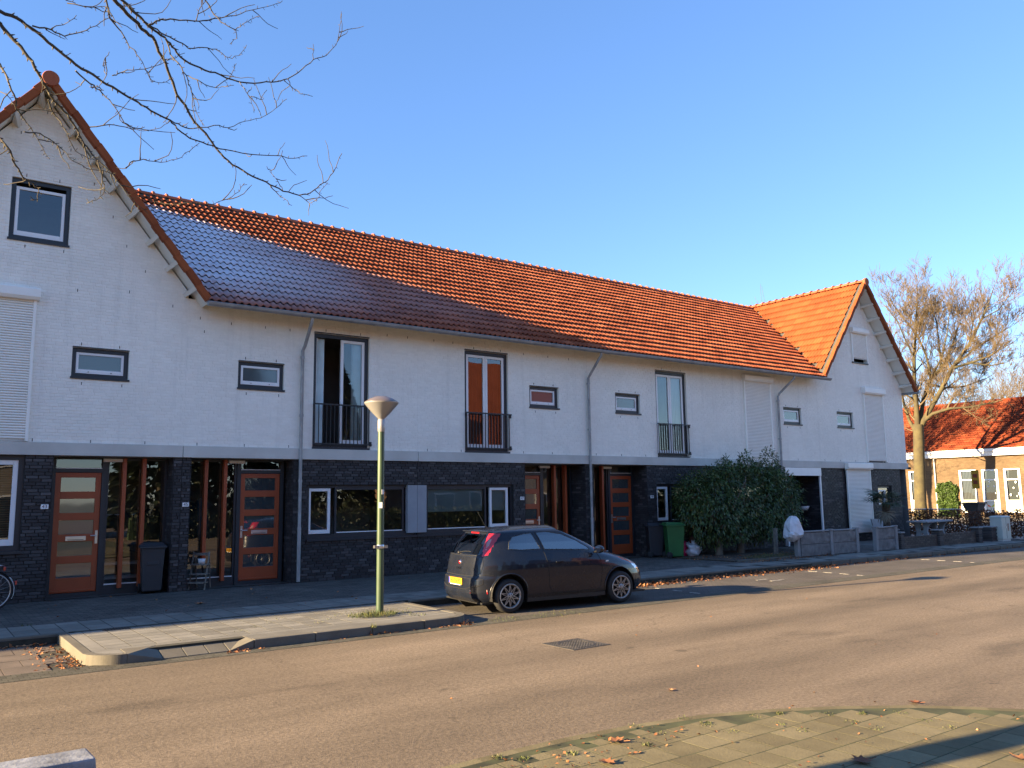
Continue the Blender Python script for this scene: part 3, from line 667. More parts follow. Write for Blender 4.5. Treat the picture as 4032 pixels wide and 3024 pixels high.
def ridge_caps(roof, L, P0, d, length, step=.36):
    d = Vector(d).normalized(); s = Vector((0, 0, 1)).cross(d); k = int(length / step)
    for i in range(k): link('ridge_tile', CAP, roof, mtx=MX(Vector(P0) + d * (i * step) - Vector(L), d, s, (0, 0, 1)))
GA = dict(a=dict(x=1.90, z=10.46, hl=3.32, hr=3.32, sl=1.25), b=dict(x=31.55, z=10.48, hl=3.26, hr=3.40, sl=1.262))
def zmain(y): return EAVE_Z + SL * (y - EAVE_Y)
def ymain(z): return EAVE_Y + (z - EAVE_Z) / SL
def zga(k, x): g = GA[k]; return g['z'] - g['sl'] * abs(x - g['x'])
def main_keep(x0, x1):
    return lambda Q: x0 <= Q.x < x1 and Q.z > zga('a', Q.x) + (.02 if Q.x < 8 else -99) and (Q.x < 20 or Q.z > zga('b', Q.x) + .02) and Q.z < RIDGE_Z - .03
def main_roof(root, L, x0, x1, parts):
    b = MB(); dz = -.02
    def pt(x, y, z): return (x, y, z + dz)
    # deck, cut along the valleys with the two cross gables
    xl = lambda z: max(x0, GA['a']['x'] + (GA['a']['z'] - z) / GA['a']['sl']) if x0 < 8 else x0
    xr = lambda z: min(x1, GA['b']['x'] - (GA['b']['z'] - z) / GA['b']['sl']) if x1 > 27 else x1
    zs = np.linspace(EAVE_Z, RIDGE_Z, 13)
    for i in range(12):
        za, zb = zs[i], zs[i + 1]
        b.quad(pt(xl(za), ymain(za), za), pt(xr(za), ymain(za), za), pt(xr(zb), ymain(zb), zb), pt(xl(zb), ymain(zb), zb))
    yb = 2 * RIDGE_Y - EAVE_Y
    b.quad(pt(x1, yb, EAVE_Z), pt(x0, yb, EAVE_Z), pt(x0, RIDGE_Y, RIDGE_Z), pt(x1, RIDGE_Y, RIDGE_Z))
    rf = b.build('roof', M['lead'], root, L)
    c0 = math.floor((x0 - 1.9) / TW); c1 = math.ceil((x1 - 1.9) / TW)
    tile_plane(rf, L, (1.9 + c0 * TW, EAVE_Y - .03, EAVE_Z - .03 * SL), (1, 0, 0), (0, 1, SL), c1 - c0 + 1, 20, main_keep(x0, x1), M['tile'], parts)
    xa = max(x0, 3.2); k0 = math.ceil((xa - 1.9) / .36); a = 1.9 + k0 * .36; xb = min(x1, 31.2)
    ridge_caps(rf, L, (a, RIDGE_Y, RIDGE_Z + .0), (1, 0, 0), xb - a + .35)
    MB().box(xa, xb, RIDGE_Y - .10, RIDGE_Y + .1, RIDGE_Z - .06, RIDGE_Z + .03).build('ridge_board', M['lead'], rf, L)
    return rf
def gutter(root, L, x0, x1, ends=True):
    b = MB(); n = 10; r = .078; y, z = 18.32, 6.235; V = []; F = []
    for x in (x0, x1):
        for i in range(n + 1):
            a = PI + PI * i / n; V.append((x, y + r * math.cos(a), z + r * math.sin(a) * 1.05))
    for i in range(n): F.append((i, i + 1, n + 2 + i, n + 1 + i))
    b.add(V, F, True); b.tube([(x0, y - r, z), (x1, y - r, z)], .011, 6); b.box(x0, x1, y + r, y + r + .02, z - .01, z + .05)
    for x in (x0, x1): b.poly([(x, y + r * math.cos(PI + PI * i / n), z + r * math.sin(PI + PI * i / n) * 1.05) for i in range(n + 1)])
    g = b.build('gutter', M['zinc'], root, L)
    k = int((x1 - x0) / .62)
    br = MB()
    for i in range(n):
        a0, a1 = PI + PI * i / n, PI + PI * (i + 1) / n
        br.quad((-.012, (r+.006) * math.cos(a0), (r+.006) * math.sin(a0) * 1.05), (.012, (r+.006) * math.cos(a0), (r+.006) * math.sin(a0) * 1.05), (.012, (r+.006) * math.cos(a1), (r+.006) * math.sin(a1) * 1.05), (-.012, (r+.006) * math.cos(a1), (r+.006) * math.sin(a1) * 1.05))
    bm = br.mesh('gutter_bracket', M['zinc'])
    for i in range(k): link('gutter_bracket', bm, g, mtx=Matrix.Translation((x0 + .3 + i * .62 - L[0], y - L[1], z - L[2])))
    MB().quad((x0, 18.42, 6.24), (x1, 18.42, 6.24), (x1, FY + .01, 6.42), (x0, FY + .01, 6.42)).build('soffit', M['soffit'], root, L)
def downpipe(root, L, xt, xb, z0=.03):
    p = MB().tube([(xt, 18.33, 6.16), (xt, 18.34, 6.08), (xb + .03, 18.86, 5.58), (xb, 18.92, 5.46), (xb, 18.92, 1.25)], .040, 12).tube([(xb, 18.92, 1.27), (xb, 18.92, z0)], .045, 12).build('downpipe', M['zinc'], root, L)
    for z in (5.3, 3.9, 2.35, 1.24):
        MB().tube([(xb, 18.92, z - .03), (xb, 18.92, z + .03)], .049, 12).build('collar', M['zinc'], p, L)
        MB().box(xb - .01, xb + .01, 18.95, 19.01, z - .012, z + .012).build('bracket', M['zinc'], p, L)
def gable_roof(root, L, k, parts_left):
    g = GA[k]; X, Z, sl = g['x'], g['z'], g['sl']; y0 = 18.42; yb = 2 * RIDGE_Y - EAVE_Y; b = MB(); dz = -.02
    xl, xr = X - g['hl'], X + g['hr']; zl, zr = Z - sl * g['hl'], Z - sl * g['hr']
    b.quad((xl, y0, zl+dz), (X, y0, Z+dz), (X, yb, Z+dz), (xl, yb, zl+dz)); b.quad((xr, y0, zr+dz), (xr, yb, zr+dz), (X, yb, Z+dz), (X, y0, Z+dz))
    # underside board
    rf = b.build('roof', M['lead'], root, L); b = MB()
    b.quad((xl, y0, zl-.07), (xl, FY + .1, zl-.07), (X, FY + .1, Z-.07), (X, y0, Z-.07)); b.quad((xr, y0, zr-.07), (X, y0, Z-.07), (X, FY + .1, Z-.07), (xr, FY + .1, zr-.07))
    b.quad((xl, y0, zl-.07), (X, y0, Z-.07), (X, y0, Z+dz), (xl, y0, zl+dz)); b.quad((xr, y0, zr+dz), (X, y0, Z+dz), (X, y0, Z-.07), (xr, y0, zr-.07))
    b.build('soffit_board', M['soffit'], rf, L)
    ln = math.hypot(1, sl)
    rowsl = int(g['hl'] * ln / TG); rowsr = int(g['hr'] * ln / TG); ncol = int((yb - y0) / .30)
    kl = (lambda Q: Q.z > zmain(Q.y) + .02) if k == 'b' else (lambda Q: True)
    kr = (lambda Q: Q.z > zmain(Q.y) + .02) if k == 'a' else (lambda Q: True)
    tile_plane(rf, L, (xl, yb, zl), (0, -1, 0), (1, 0, sl), ncol, rowsl, lambda Q: kl(Q) and Q.y > y0 + .05 and (k == 'b' or Q.y < 23), M['tile2'], parts_left, w=.30, g=g['hl'] * ln / rowsl)
    tile_plane(rf, L, (xr, y0 + .02, zr), (0, 1, 0), (-1, 0, sl), ncol, rowsr, lambda Q: kr(Q) and Q.y < 23.5, M['tile2'], 0, w=.30, g=g['hr'] * ln / rowsr)
    for sgn, h in ((-1, g['hl']), (1, g['hr'])):
        nv = int(h * ln / .36); d = Vector((-sgn, 0, sl)).normalized(); nn = Vector((sgn * sl, 0, 1)).normalized(); st = h * ln / nv
        vm = MB(); vm.hexa([d * a + nn * c + Vector((0, q, 0)) for c, e in ((-.085, 0), (.055, .0)) for (a, q) in ((0, -.05), (st + .03, -.04), (st + .03, .10), (0, .10))])
        vme = vm.mesh('verge_tile', M['tile2'])
        for i in range(nv):
            P = Vector((X + sgn * h, y0, Z - sl * h)) + d * (i * st) + nn * (.010 + .018 * (i % 2))
            link('verge_tile', vme, rf, bevel=.008, mtx=Matrix.Translation(P - Vector(L)))
        # white corbels under the overhang
        nc = 8
        for i in range(nc):
            q = h * ln * (i + .55) / nc; P = Vector((X + sgn * h, 0, Z - sl * h)) + d * q
            c = MB(); a = d * .045
            c.hexa([P - a - nn * .22 + Vector((0, FY - .02, 0)), P + a - nn * .22 + Vector((0, FY - .02, 0)), P + a - nn * .22 + Vector((0, FY + .02, 0)), P - a - nn * .22 + Vector((0, FY + .02, 0)),
                    P - a - nn * .075 + Vector((0, y0 + .06, 0)), P + a - nn * .075 + Vector((0, y0 + .06, 0)), P + a - nn * .075 + Vector((0, FY + .02, 0)), P - a - nn * .075 + Vector((0, FY + .02, 0))])
            c.build('corbel', M['soffit'], rf, L)
    ridge_caps(rf, L, (X, y0 - .02, Z + .02), (0, 1, 0), yb - y0)
    MB().lathe([(0.001, -.05), (.150, -.05), (.160, -.035), (.160, .05), (.001, .05)], 32, (X, y0 - .02, Z + .02), smooth=False, axis=(0, 1, 0)).build('ridge_end_disc', M['ridge'], rf, L)
    for sgn, h in ((1, g['hr']),) if k == 'b' else ():
        MB().tube([(X + h + .02, y0 - .1, Z - sl * h - .06), (X + h + .02, yb, Z - sl * h - .06)], .07, 10).build('side_gutter', M['zinc'], rf, L)
    return rf
def shell(root, L, x0, x1, gable=None):
    """party walls, floors and back of the house"""
    yb = 2 * RIDGE_Y - EAVE_Y - .5; b = MB(); ya = FY + 2.6
    for x in (x0 + .02, x1 - .02):
        b.poly([(x, FY + .05, 0), (x, yb, 0), (x, yb, EAVE_Z + .2), (x, RIDGE_Y, RIDGE_Z - .15), (x, FY + .05, zmain(FY) - .1)])
    b.quad((x0, yb, 0), (x1, yb, 0), (x1, yb, EAVE_Z + .2), (x0, yb, EAVE_Z + .2)); b.quad((x0, FY + .2, 3.0), (x1, FY + .2, 3.0), (x1, yb, 3.0), (x0, yb, 3.0)); b.quad((x0, ya - 1.9, .02), (x1, ya - 1.9, .02), (x1, yb, .02), (x0, yb, .02))
    b.build('party_walls', M['interior'], root, L)
def band(root, L, x0, x1):
    MB().box(x0 + .006, x1 - .006, FY - .055, FY + .12, 2.86, 3.115).build('concrete_band', M['concrete'], root, L, bevel=.006)
    n = int((x1 - x0) / 1.05); weeps(root, L, [(x0 + .3 + i * 1.05, 3.16) for i in range(n)])
ZB, ZW = 2.857, 3.115
def house(num, label, x0, x1):
    L = (x0, FY, 0.0); return thing('terraced_house', label, 'house', L, group='houses of the white terrace'), L
# ---------------------------------------------------------------- no. 43, under the left gable
R, L = house(43, 'white gabled house at the left end of the terrace, orange door numbered 43', -1.4, 4.93); x0, x1 = -1.4, 4.93
gcl = [(GA['a']['sl'], 1, GA['a']['z'] + GA['a']['sl'] * GA['a']['x'] - .12), (-GA['a']['sl'], 1, GA['a']['z'] - GA['a']['sl'] * GA['a']['x'] - .12)]
att = (1.40, 2.48, 7.22, 8.50); s1 = (2.67, 3.76, 4.49, 5.10); sh1 = (.55, 1.97, 3.13, 5.98); gw = (-.6, 1.95, 1.0, 2.857)
up = [att, s1, (sh1[0] + .05, sh1[1] - .05, 3.14, 5.9)]
wall(R, L, x0, x1, ZW, 10.4, up, FY, M['white_brick'], M['white_wall'], 'upper_wall', 300, .0075, gable=gcl)
wall(R, L, x0, x1, 0, ZB, [gw, (2.44, 4.755, 0, ZB)], FY, M['dark_brick'], M['dark_mortar'], 'lower_wall', 230, .014)
shell(R, L, x0, x1); band(R, L, x0, x1); gable_roof(R, L, 'a', 0)
y = FY + .07
a = att; w = frame_mb(a[0], a[1], a[2], a[3], y, y + .07, .085).build('window', M['anthracite'], R, L); frame_mb(a[0] + .09, a[1] - .09, a[2] + .09, a[3] - .16, y + .02, y + .075, .06, .1).build('sash', M['white_frame'], w, L, bevel=.004)
pane_mb(a[0] + .15, a[1] - .15, a[2] + .19, a[3] - .22, y + .05).build('pane', M['glass'], w, L); room(R, L, a[0], a[1], a[2], a[3], y + .12, 1.8); MB().box(a[0] - .02, a[1] + .02, FY - .03, FY + .07, a[2] - .045, a[2] - .003).build('sill', M['anthracite'], w, L)
weeps(R, L, [(1.65, 8.57), (2.25, 8.57), (1.95, 10.0), (1.5, 9.45), (2.42, 9.3), (2.9, 8.65), (3.3, 8.0), (3.6, 7.4), (4.0, 6.9), (3.7, 6.4), (2.7, 6.3), (4.6, 6.2), (1.7, 7.08), (2.4, 7.08)])
small_window(R, L, s1); shutter(R, L, sh1[0], sh1[1], sh1[2], sh1[3], (5.97, 6.21), slats=True)
# ground floor window with venetian blind
w = frame_mb(gw[0], gw[1], gw[2], gw[3], y, y + .07, .1).build('window', M['anthracite'], R, L); frame_mb(gw[0] + .1, gw[1] - .1, gw[2] + .1, gw[3] - .1, y + .015, y + .075, .09, .12).build('sash', M['white_frame'], w, L, bevel=.004)
pane_mb(gw[0] + .19, gw[1] - .19, gw[2] + .2, gw[3] - .19, y + .05).build('pane', M['glass'], w, L); room(R, L, gw[0], gw[1], gw[2], gw[3], y + .12)
M['blind'] = simple('blind_wood', (0.34, 0.29, 0.20), 0.6)
for i in range(34): MB().obox((.68, y + .2, 1.25 + i * .045), (1.2, 0, 0), (0, .02, .008), (0, -.0008, .002)).build('blind_slat', M['blind'], w, L)
MB().box(gw[0] - .03, gw[1] + .03, FY - .05, FY + .07, gw[2] - .06, gw[2] - .003).build('sill', M['anthracite'], w, L)
recess(R, L, 2.44, 4.755, 19.6)
front_door(R, L, 2.56, 3.42, 19.45, hinge='L'); sidelight(R, L, 3.515, 4.74, 19.45, [(3.845, .13), (4.24, .13)]); lamp_bar(R, L, 3.62, 19.45, 2.80); number(R, L, 2.335, 1.84, '43')
room(R, L, 2.44, 4.75, .02, 2.9, 19.56, 2.2)
M['coat'] = simple('dark_coat', (0.016, 0.018, 0.024), 0.9, var=0.4); M['shelf'] = simple('shelf_white', (0.6, 0.6, 0.6), 0.5)
def coat(par, L, x, z, m=None, w=.22, h=.85):
    MB().lathe([(.001, 0), (w * .5, -.04), (w * .75, -.12), (w * .85, -.45), (w, -h), (.001, -h)], 12, (x, 20.3, z)).build('hanging_coat', m or M['coat'], par, L)
b = MB(); b.box(3.5, 4.7, 20.45, 20.6, 1.62, 1.65); b.box(3.7, 4.5, 20.2, 20.6, .98, 1.02); b.box(3.6, 4.6, 20.2, 20.6, .55, .60); b.box(3.6, 4.6, 20.2, 20.6, .25, .3); b.build('hall_shelf', M['shelf'], R, L)
for x, z in ((3.85, 1.65), (4.1, 1.7), (4.4, 1.68), (4.65, 1.8)): coat(R, L, x, z)
# ---------------------------------------------------------------- no. 45
R, L = house(45, 'white house between the left gable and number 47, orange door numbered 45', 4.93, 10.80); x0, x1 = 4.93, 10.80
s2 = (6.09, 7.18, 4.49, 5.10); f1 = (7.92, 9.40, 3.17, 5.96)
gk = [(GA['a']['sl'], 1, GA['a']['z'] + GA['a']['sl'] * GA['a']['x'] - .12)]
def wtop(x): return 6.5
wall(R, L, x0, x1, ZW, 6.42, [s2, f1], FY, M['white_brick'], M['white_wall'], 'upper_wall', 300, .0075)
gwin = (7.83, 10.80, .98, 2.25)
wall(R, L, x0, x1, 0, ZB, [(5.12, 7.46, 0, ZB), gwin], FY, M['dark_brick'], M['dark_mortar'], 'lower_wall', 300, .014)
shell(R, L, x0, x1); band(R, L, x0, x1); main_roof(R, L, 2.0, x1, 300); gutter(R, L, 5.17, x1); downpipe(R, L, 7.58, 7.60)
small_window(R, L, s2, .015); french_window(R, L, f1, True, [(.74, .95, 'curtain_blue'), (.03, .24, 'curtain_blue')])
weeps(R, L, [(5.3, 5.7), (5.9, 5.95), (6.7, 5.95), (7.3, 5.95), (9.9, 6.1), (10.5, 6.1), (5.2, 6.0)])
def ground_window(R, L, o, parts, panel=None):
    x0, x1, z0, z1 = o; y = FY + .07; w = frame_mb(x0, x1, z0, z1, y, y + .08, .06, .1).build('window', M['anthracite'], R, L)
    for kind, a, c in parts:
        if kind == 'sash':
            frame_mb(a, c, z0 + .12, z1 - .075, y + .01, y + .075, .07, .09).build('sash', M['white_frame'], w, L, bevel=.004); pane_mb(a + .07, c - .07, z0 + .21, z1 - .145, y + .045).build('pane', M['glass'], w, L)
        elif kind == 'pane':
            frame_mb(a - .05, c + .05, z0 + .1, z1 - .06, y + .005, y + .07, .05).build('mullion_frame', M['anthracite'], w, L); pane_mb(a, c, z0 + .15, z1 - .11, y + .03).build('pane', M['glass'], w, L); MB().box(a, c, y - .006, y + .004, z0 + .125, z0 + .148).build('sill_strip', M['white_frame'], w, L)
        elif kind == 'panel': MB().box(a, c, FY - .012, y + .06, z0 + .06, z1 - .004).build('panel', M['grey_panel'], w, L)
    MB().box(x0 - .02, x1 - .004, FY - .05, FY + .07, z0 - .05, z0 - .003).build('sill', M['anthracite'], w, L); room(R, L, x0, x1, z0, z1, y + .14, 2.0)
ground_window(R, L, gwin, [('sash', 7.87, 8.44), ('pane', 8.60, 10.40), ('panel', 10.52, 10.795)])
recess(R, L, 5.12, 7.46, 19.6); front_door(R, L, 6.37, 7.30, 19.45, hinge='R'); sidelight(R, L, 5.14, 6.275, 19.45, [(5.55, .62), (5.98, .13)]); lamp_bar(R, L, 6.25, 19.45, 2.80); number(R, L, 5.035, 1.84, '45')
room(R, L, 5.12, 7.46, .02, 2.9, 19.56, 2.2); M['coat2'] = simple('blue_coat', (0.06, 0.09, 0.12), 0.9)
for x, z, m in ((5.75, 2.0, 'coat2'), (5.5, 1.9, 'coat'), (5.35, 1.95, 'coat')): coat(R, L, x, z, M[m], .2, 1.0)
# ---------------------------------------------------------------- no. 47
R, L = house(47, 'white house behind the dark car, orange door numbered 47 beside a brick pier', 10.80, 16.71); x0, x1 = 10.80, 16.71
f2 = (12.28, 13.74, 3.17, 5.94); s3 = (14.50, 15.58, 4.49, 5.09); gwin = (10.80, 13.88, .98, 2.25)
wall(R, L, x0, x1, ZW, 6.42, [f2, s3], FY, M['white_brick'], M['white_wall'], 'upper_wall', 300, .0075)
wall(R, L, x0, x1, 0, ZB, [(14.29, 16.55, 0, ZB), gwin], FY, M['dark_brick'], M['dark_mortar'], 'lower_wall', 300, .014)
shell(R, L, x0, x1); band(R, L, x0, x1); main_roof(R, L, x0, x1, 300); gutter(R, L, x0, x1); downpipe(R, L, 16.72, 16.70)
small_window(R, L, s3); french_window(R, L, f2, False, [(.06, .95, 'roof_reflection_red')]); weeps(R, L, [(11.3, 6.1), (11.9, 6.1), (14.3, 6.0), (15.2, 6.0), (16.0, 6.0)])  # rust curtain is added, standing in for roofs reflected in the glass
ground_window(R, L, gwin, [('panel', 10.802, 11.07), ('pane', 11.15, 12.95), ('sash', 13.12, 13.74)])
MB().box(11.16, 12.94, FY + .2, FY + .21, 1.55, 2.15).build('blind', M['curtain_teal'], R, L); MB().box(13.18, 13.7, FY + .2, FY + .21, 1.55, 2.15).build('blind', M['curtain_teal'], R, L)
YD = 19.63
recess(R, L, 14.29, 16.55, 19.8); front_door(R, L, 14.42, 15.30, YD, hinge='L'); sidelight(R, L, 15.395, 16.53, YD, [(15.78, .13), (16.2, .13)]); lamp_bar(R, L, 15.45, YD, 2.79); number(R, L, 14.17, 1.87, '47'); room(R, L, 14.3, 16.5, .02, 2.9, 19.75, 2)
# ---------------------------------------------------------------- no. 49
R, L = house(49, 'white house behind the big bush and green bin, orange door numbered 49', 16.71, 22.60); x0, x1 = 16.71, 22.60
s4 = (17.87, 18.94, 4.49, 5.09); f3 = (19.67, 21.12, 3.17, 5.95); gwin = (19.56, 22.60, .98, 2.25)
wall(R, L, x0, x1, ZW, 6.42, [f3, s4], FY, M['white_brick'], M['white_wall'], 'upper_wall', 0, .0075)
wall(R, L, x0, x1, 0, ZB, [(16.88, 19.13, 0, ZB), gwin], FY, M['dark_brick'], M['dark_mortar'], 'lower_wall', 0, .014)
shell(R, L, x0, x1); band(R, L, x0, x1); main_roof(R, L, x0, x1, 300); gutter(R, L, x0, x1)
small_window(R, L, s4); french_window(R, L, f3, False, [(.5, .95, 'curtain_white')]); ground_window(R, L, gwin, [('sash', 19.60, 20.12), ('pane', 20.3, 22.2), ('panel', 22.32, 22.595)])
recess(R, L, 16.88, 19.13, 19.8); front_door(R, L, 18.11, 19.03, YD, hinge='R'); sidelight(R, L, 16.9, 18.015, YD, [(17.28, .13), (17.7, .13)]); lamp_bar(R, L, 17.95, YD, 2.79); number(R, L, 19.32, 1.86, '49'); room(R, L, 16.9, 19.1, .02, 2.9, 19.75, 2)
# ---------------------------------------------------------------- no. 51
R, L = house(51, 'white house with a closed tall roller shutter above the bush', 22.60, 28.50); x0, x1 = 22.60, 28.50
s5 = (26.37, 27.46, 4.49, 5.09); sh3 = (24.10, 25.62, 3.16, 5.94); gwin = (22.60, 25.4, .98, 2.25)
wall(R, L, x0, x1, ZW, 6.42, [s5, (sh3[0] + .05, sh3[1] - .05, sh3[2], sh3[3] - .05)], FY, M['white_brick'], M['white_wall'], 'upper_wall', 0, .0075)
wall(R, L, x0, x1, 0, ZB, [(26.2, 28.44, 0, ZB), gwin], FY, M['dark_brick'], M['dark_mortar'], 'lower_wall', 0, .014)
shell(R, L, x0, x1); band(R, L, x0, x1); main_roof(R, L, x0, 31.4, 300); gutter(R, L, x0, 28.45); downpipe(R, L, 26.2, 25.98)
small_window(R, L, s5, .02); shutter(R, L, *sh3, (5.93, 6.15)); ground_window(R, L, gwin, [('panel', 22.605, 22.87), ('pane', 22.98, 24.9)])
recess(R, L, 26.2, 28.44, 20.0); front_door(R, L, 26.3, 27.2, 19.9, hinge='L', letter=False); sidelight(R, L, 27.3, 28.4, 19.9, [(27.66, .1)])
f = MB(); f.box(26.2, 28.44, FY - .05, FY + .03, 2.56, 2.856); f.box(28.36, 28.44, FY - .03, FY + .03, 0, 2.558); f.box(26.2, 26.28, FY - .03, FY + .03, 0, 2.558); f.build('porch_frame', M['white_frame'], R, L, bevel=.004); room(R, L, 26.2, 28.4, .02, 2.9, 19.99, 2)
MB().lathe([(.001, -.16), (.12, -.16), (.2, .0), (.18, .0), (.1, -.13), (.001, -.13)], 16, (28.1, 19.55, 1.42)).build('hanging_basket', M['shelf'], R, L)
MB().box(28.1 - .01, 28.44, 19.54, 19.56, 1.40, 1.42).build('basket_bracket', M['black'], R, L)
# ---------------------------------------------------------------- no. 53, right gable
R, L = house(53, 'white gabled house at the right end of the terrace with closed roller shutters', 28.50, 34.75); x0, x1 = 28.50, 34.75
gcl = [(GA['b']['sl'], 1, GA['b']['z'] + GA['b']['sl'] * GA['b']['x'] - .12), (-GA['b']['sl'], 1, GA['b']['z'] - GA['b']['sl'] * GA['b']['x'] - .12)]
s6 = (29.80, 30.92, 4.49, 5.09); sh4 = (31.71, 33.16, 3.13, 5.95); sha = (31.12, 32.24, 7.22, 8.45); shd = (30.06, 31.73, .32, 2.84); sw = (32.38, 33.40, 1.35, 2.15)
wall(R, L, x0, x1, ZW, 10.4, [s6, (sh4[0] + .05, sh4[1] - .05, sh4[2], sh4[3] - .05), (sha[0] + .05, sha[1] - .05, sha[2], sha[3])], FY, M['white_brick'], M['white_wall'], 'upper_wall', 0, .0075, gable=gcl)
wall(R, L, x0, 34.14, 0, ZB, [(shd[0] + .05, shd[1] - .05, .32, 2.84), sw], FY, M['dark_brick'], M['dark_mortar'], 'lower_wall', 0, .014)
shell(R, L, x0, 34.70); band(R, L, x0, x1 + .02); gable_roof(R, L, 'b', 300)
b = MB(); b.quad((x1, FY + .007, ZW), (x1, 29.5, ZW), (x1, 29.5, 6.5), (x1, FY + .007, 6.5)); b.build('side_wall', M['white_wall'], R, L); MB().quad((34.14, FY + .014, 0), (34.14, 29.5, 0), (34.14, 29.5, ZB), (34.14, FY + .014, ZB)).build('side_wall', M['dark_brick'], R, L)
MB().box(34.14, 34.76, FY + .12, 29.5, 2.87, 3.10).build('concrete_band', M['concrete'], R, L)
small_window(R, L, s6, .01); shutter(R, L, *sh4, (5.93, 6.20), gap=.04); shutter(R, L, *sha, (8.42, 8.64), gap=.14, sill=True); shutter(R, L, *shd, (2.82, 3.07), yf=FY - .06)
w = frame_mb(sw[0], sw[1], sw[2], sw[3], y, y + .07, .07).build('window', M['anthracite'], R, L); frame_mb(sw[0] + .03, sw[0] + .6, sw[2] + .06, sw[3] - .15, y - .03, y + .05, .06).build('sash', M['white_frame'], w, L); pane_mb(sw[0] + .07, sw[1] - .07, sw[2] + .07, sw[3] - .07, y + .04).build('pane', M['glass'], w, L); room(R, L, *sw, y + .12)
MB().lathe([(.001, -.05), (.05, -.05), (.06, .0), (.05, .04), (.001, .05)], 12, (34.72, FY - .12, 2.9)).build('camera_dome', M['black'], R, L)
# ================================================================ the parked car
def lerp_tab(tab):
    xs = [a for a, _ in tab]; ys = [c for _, c in tab]
    return lambda z: float(np.interp(z, xs, ys))
C_XR = lerp_tab([(.16,-.46),(.20,-.56),(.27,-.625),(.36,-.65),(.50,-.655),(.60,-.645),(.645,-.60),(.72,-.585),(.85,-.57),(.97,-.545),(1.03,-.515),(1.2,-.40),(1.34,-.275),(1.385,-.24),(1.41,-.235),(1.43,-.16),(1.455,.02),(1.475,.25),(1.487,.45),(1.492,.60)])
C_XF = lerp_tab([(.16,3.10),(.20,3.24),(.27,3.34),(.40,3.385),(.52,3.375),(.62,3.33),(.70,3.24),(.78,3.06),(.86,2.82),(.92,2.58),(.965,2.36),(1.0,2.22),(1.1,2.0),(1.2,1.78),(1.3,1.54),(1.38,1.30),(1.43,1.08),(1.46,.90),(1.48,.75),(1.492,.61)])
C_W = lerp_tab([(.16,.72),(.20,.79),(.30,.82),(.45,.832),(.60,.843),(.75,.846),(.83,.838),(.90,.822),(.96,.80),(1.02,.775),(1.06,.758),(1.2,.716),(1.33,.66),(1.39,.622),(1.42,.58),(1.45,.50),(1.475,.36),(1.487,.2),(1.492,.01)])
C_NR = lerp_tab([(.16,5.5),(.6,5.0),(.9,5.0),(1.05,5.5),(1.38,6.5),(1.45,4)]); C_NF = lerp_tab([(.16,3.2),(.6,2.9),(.8,3.0),(.95,3.4),(1.05,4.5),(1.4,4.5),(1.46,3)])
XM = 1.15
def car_y(x, z):
    w = C_W(z)
    if x < XM: t, n = (XM - x) / (XM - C_XR(z)), C_NR(z)
    else: t, n = (x - XM) / max(C_XF(z) - XM, 1e-3), C_NF(z)
    return w * max(0.0, 1 - min(abs(t), 1) ** n) ** (1 / n)
def car_xr(y, z): n = C_NR(z); return XM - (XM - C_XR(z)) * max(0, 1 - min(1, abs(y) / C_W(z)) ** n) ** (1 / n)
WB = 2.47; WR = .295
def inpoly(x, z, P):
    c = False; j = len(P) - 1
    for i in range(len(P)):
        if (P[i][1] > z) != (P[j][1] > z) and x < (P[j][0]-P[i][0]) * (z-P[i][1]) / (P[j][1]-P[i][1]) + P[i][0]: c = not c
        j = i
    return c
QG = [(.03,1.10),(.06,1.22),(.15,1.315),(.40,1.36),(.56,1.37),(.69,1.085),(.3,1.08)]
DG = [(.775,1.075),(.665,1.375),(.9,1.385),(1.2,1.335),(1.48,1.22),(1.74,1.085),(1.80,1.03),(1.3,1.05)]
def lamp_in(z): return .62 - .155 * (z - .97) / .40
def classify(x, y, z):
    ay = abs(y)
    for wx in (0, WB):
        if (x - wx) ** 2 + (z - .31) ** 2 < .365 ** 2 and ay > .5: return None
    if ay > .45:
        if inpoly(x, z, QG): return 'quarter'
        if inpoly(x, z, DG): return 'doorglass'
    if x < .25:
        d = x - C_XR(z)
        if .955 + .35 * max(0, d) < z < 1.375 and ay > lamp_in(z) and d < .17 + .06 * (z - .95): 
            lens = ay > lamp_in(z) + .035 and d < .11 and (1.02 < z < 1.12 or 1.145 < z < 1.28)
            return ('lens' if lens else 'lamp') + ('L' if y > 0 else 'R')
        if 1.015 < z < 1.36 and ay < lamp_in(z) - .012: return 'rearglass'
        if 1.375 < z < 1.40 and ay < .15 : return 'brake'
    if x > 1.0 and 1.0 < z < 1.41 and ay < C_W(z) * .90 - .01 and x > C_XF(z) - .30: return 'windscreen'
    if x > 2.7 and .60 < z < .80 and ay > .50 and x > 2.98 - .9 * (z - .6) : return 'headlamp'
    if x > 3.1 and .30 < z < .46 and ay < .55: return 'grille'
    return 'body'
car = thing('parked_car', 'dark blue-black three-door hatchback parked in the bay, seen from behind', 'car', (8.895, 13.03, ZR), math.radians(-5.2))
def carpaint():
    m, nt, b = nmat('car_paint'); p = pos(nt, obj=True)
    dust = noise(nt, p, 3.0, 5, 0.65)
    nt.links.new(ramp(nt, dust, [(0.35, (0.008, 0.011, 0.021)), (0.8, (0.016, 0.018, 0.024))]), b.inputs['Base Color'])
    nt.links.new(ramp(nt, dust, [(0.35, 0.2), (0.8, 0.36)]), b.inputs['Roughness'])
    b.inputs['Coat Weight'].default_value = 0.55; b.inputs['Coat Roughness'].default_value = 0.02; b.inputs['Coat IOR'].default_value = 1.42; b.inputs['Specular IOR Level'].default_value = 0.25; return m
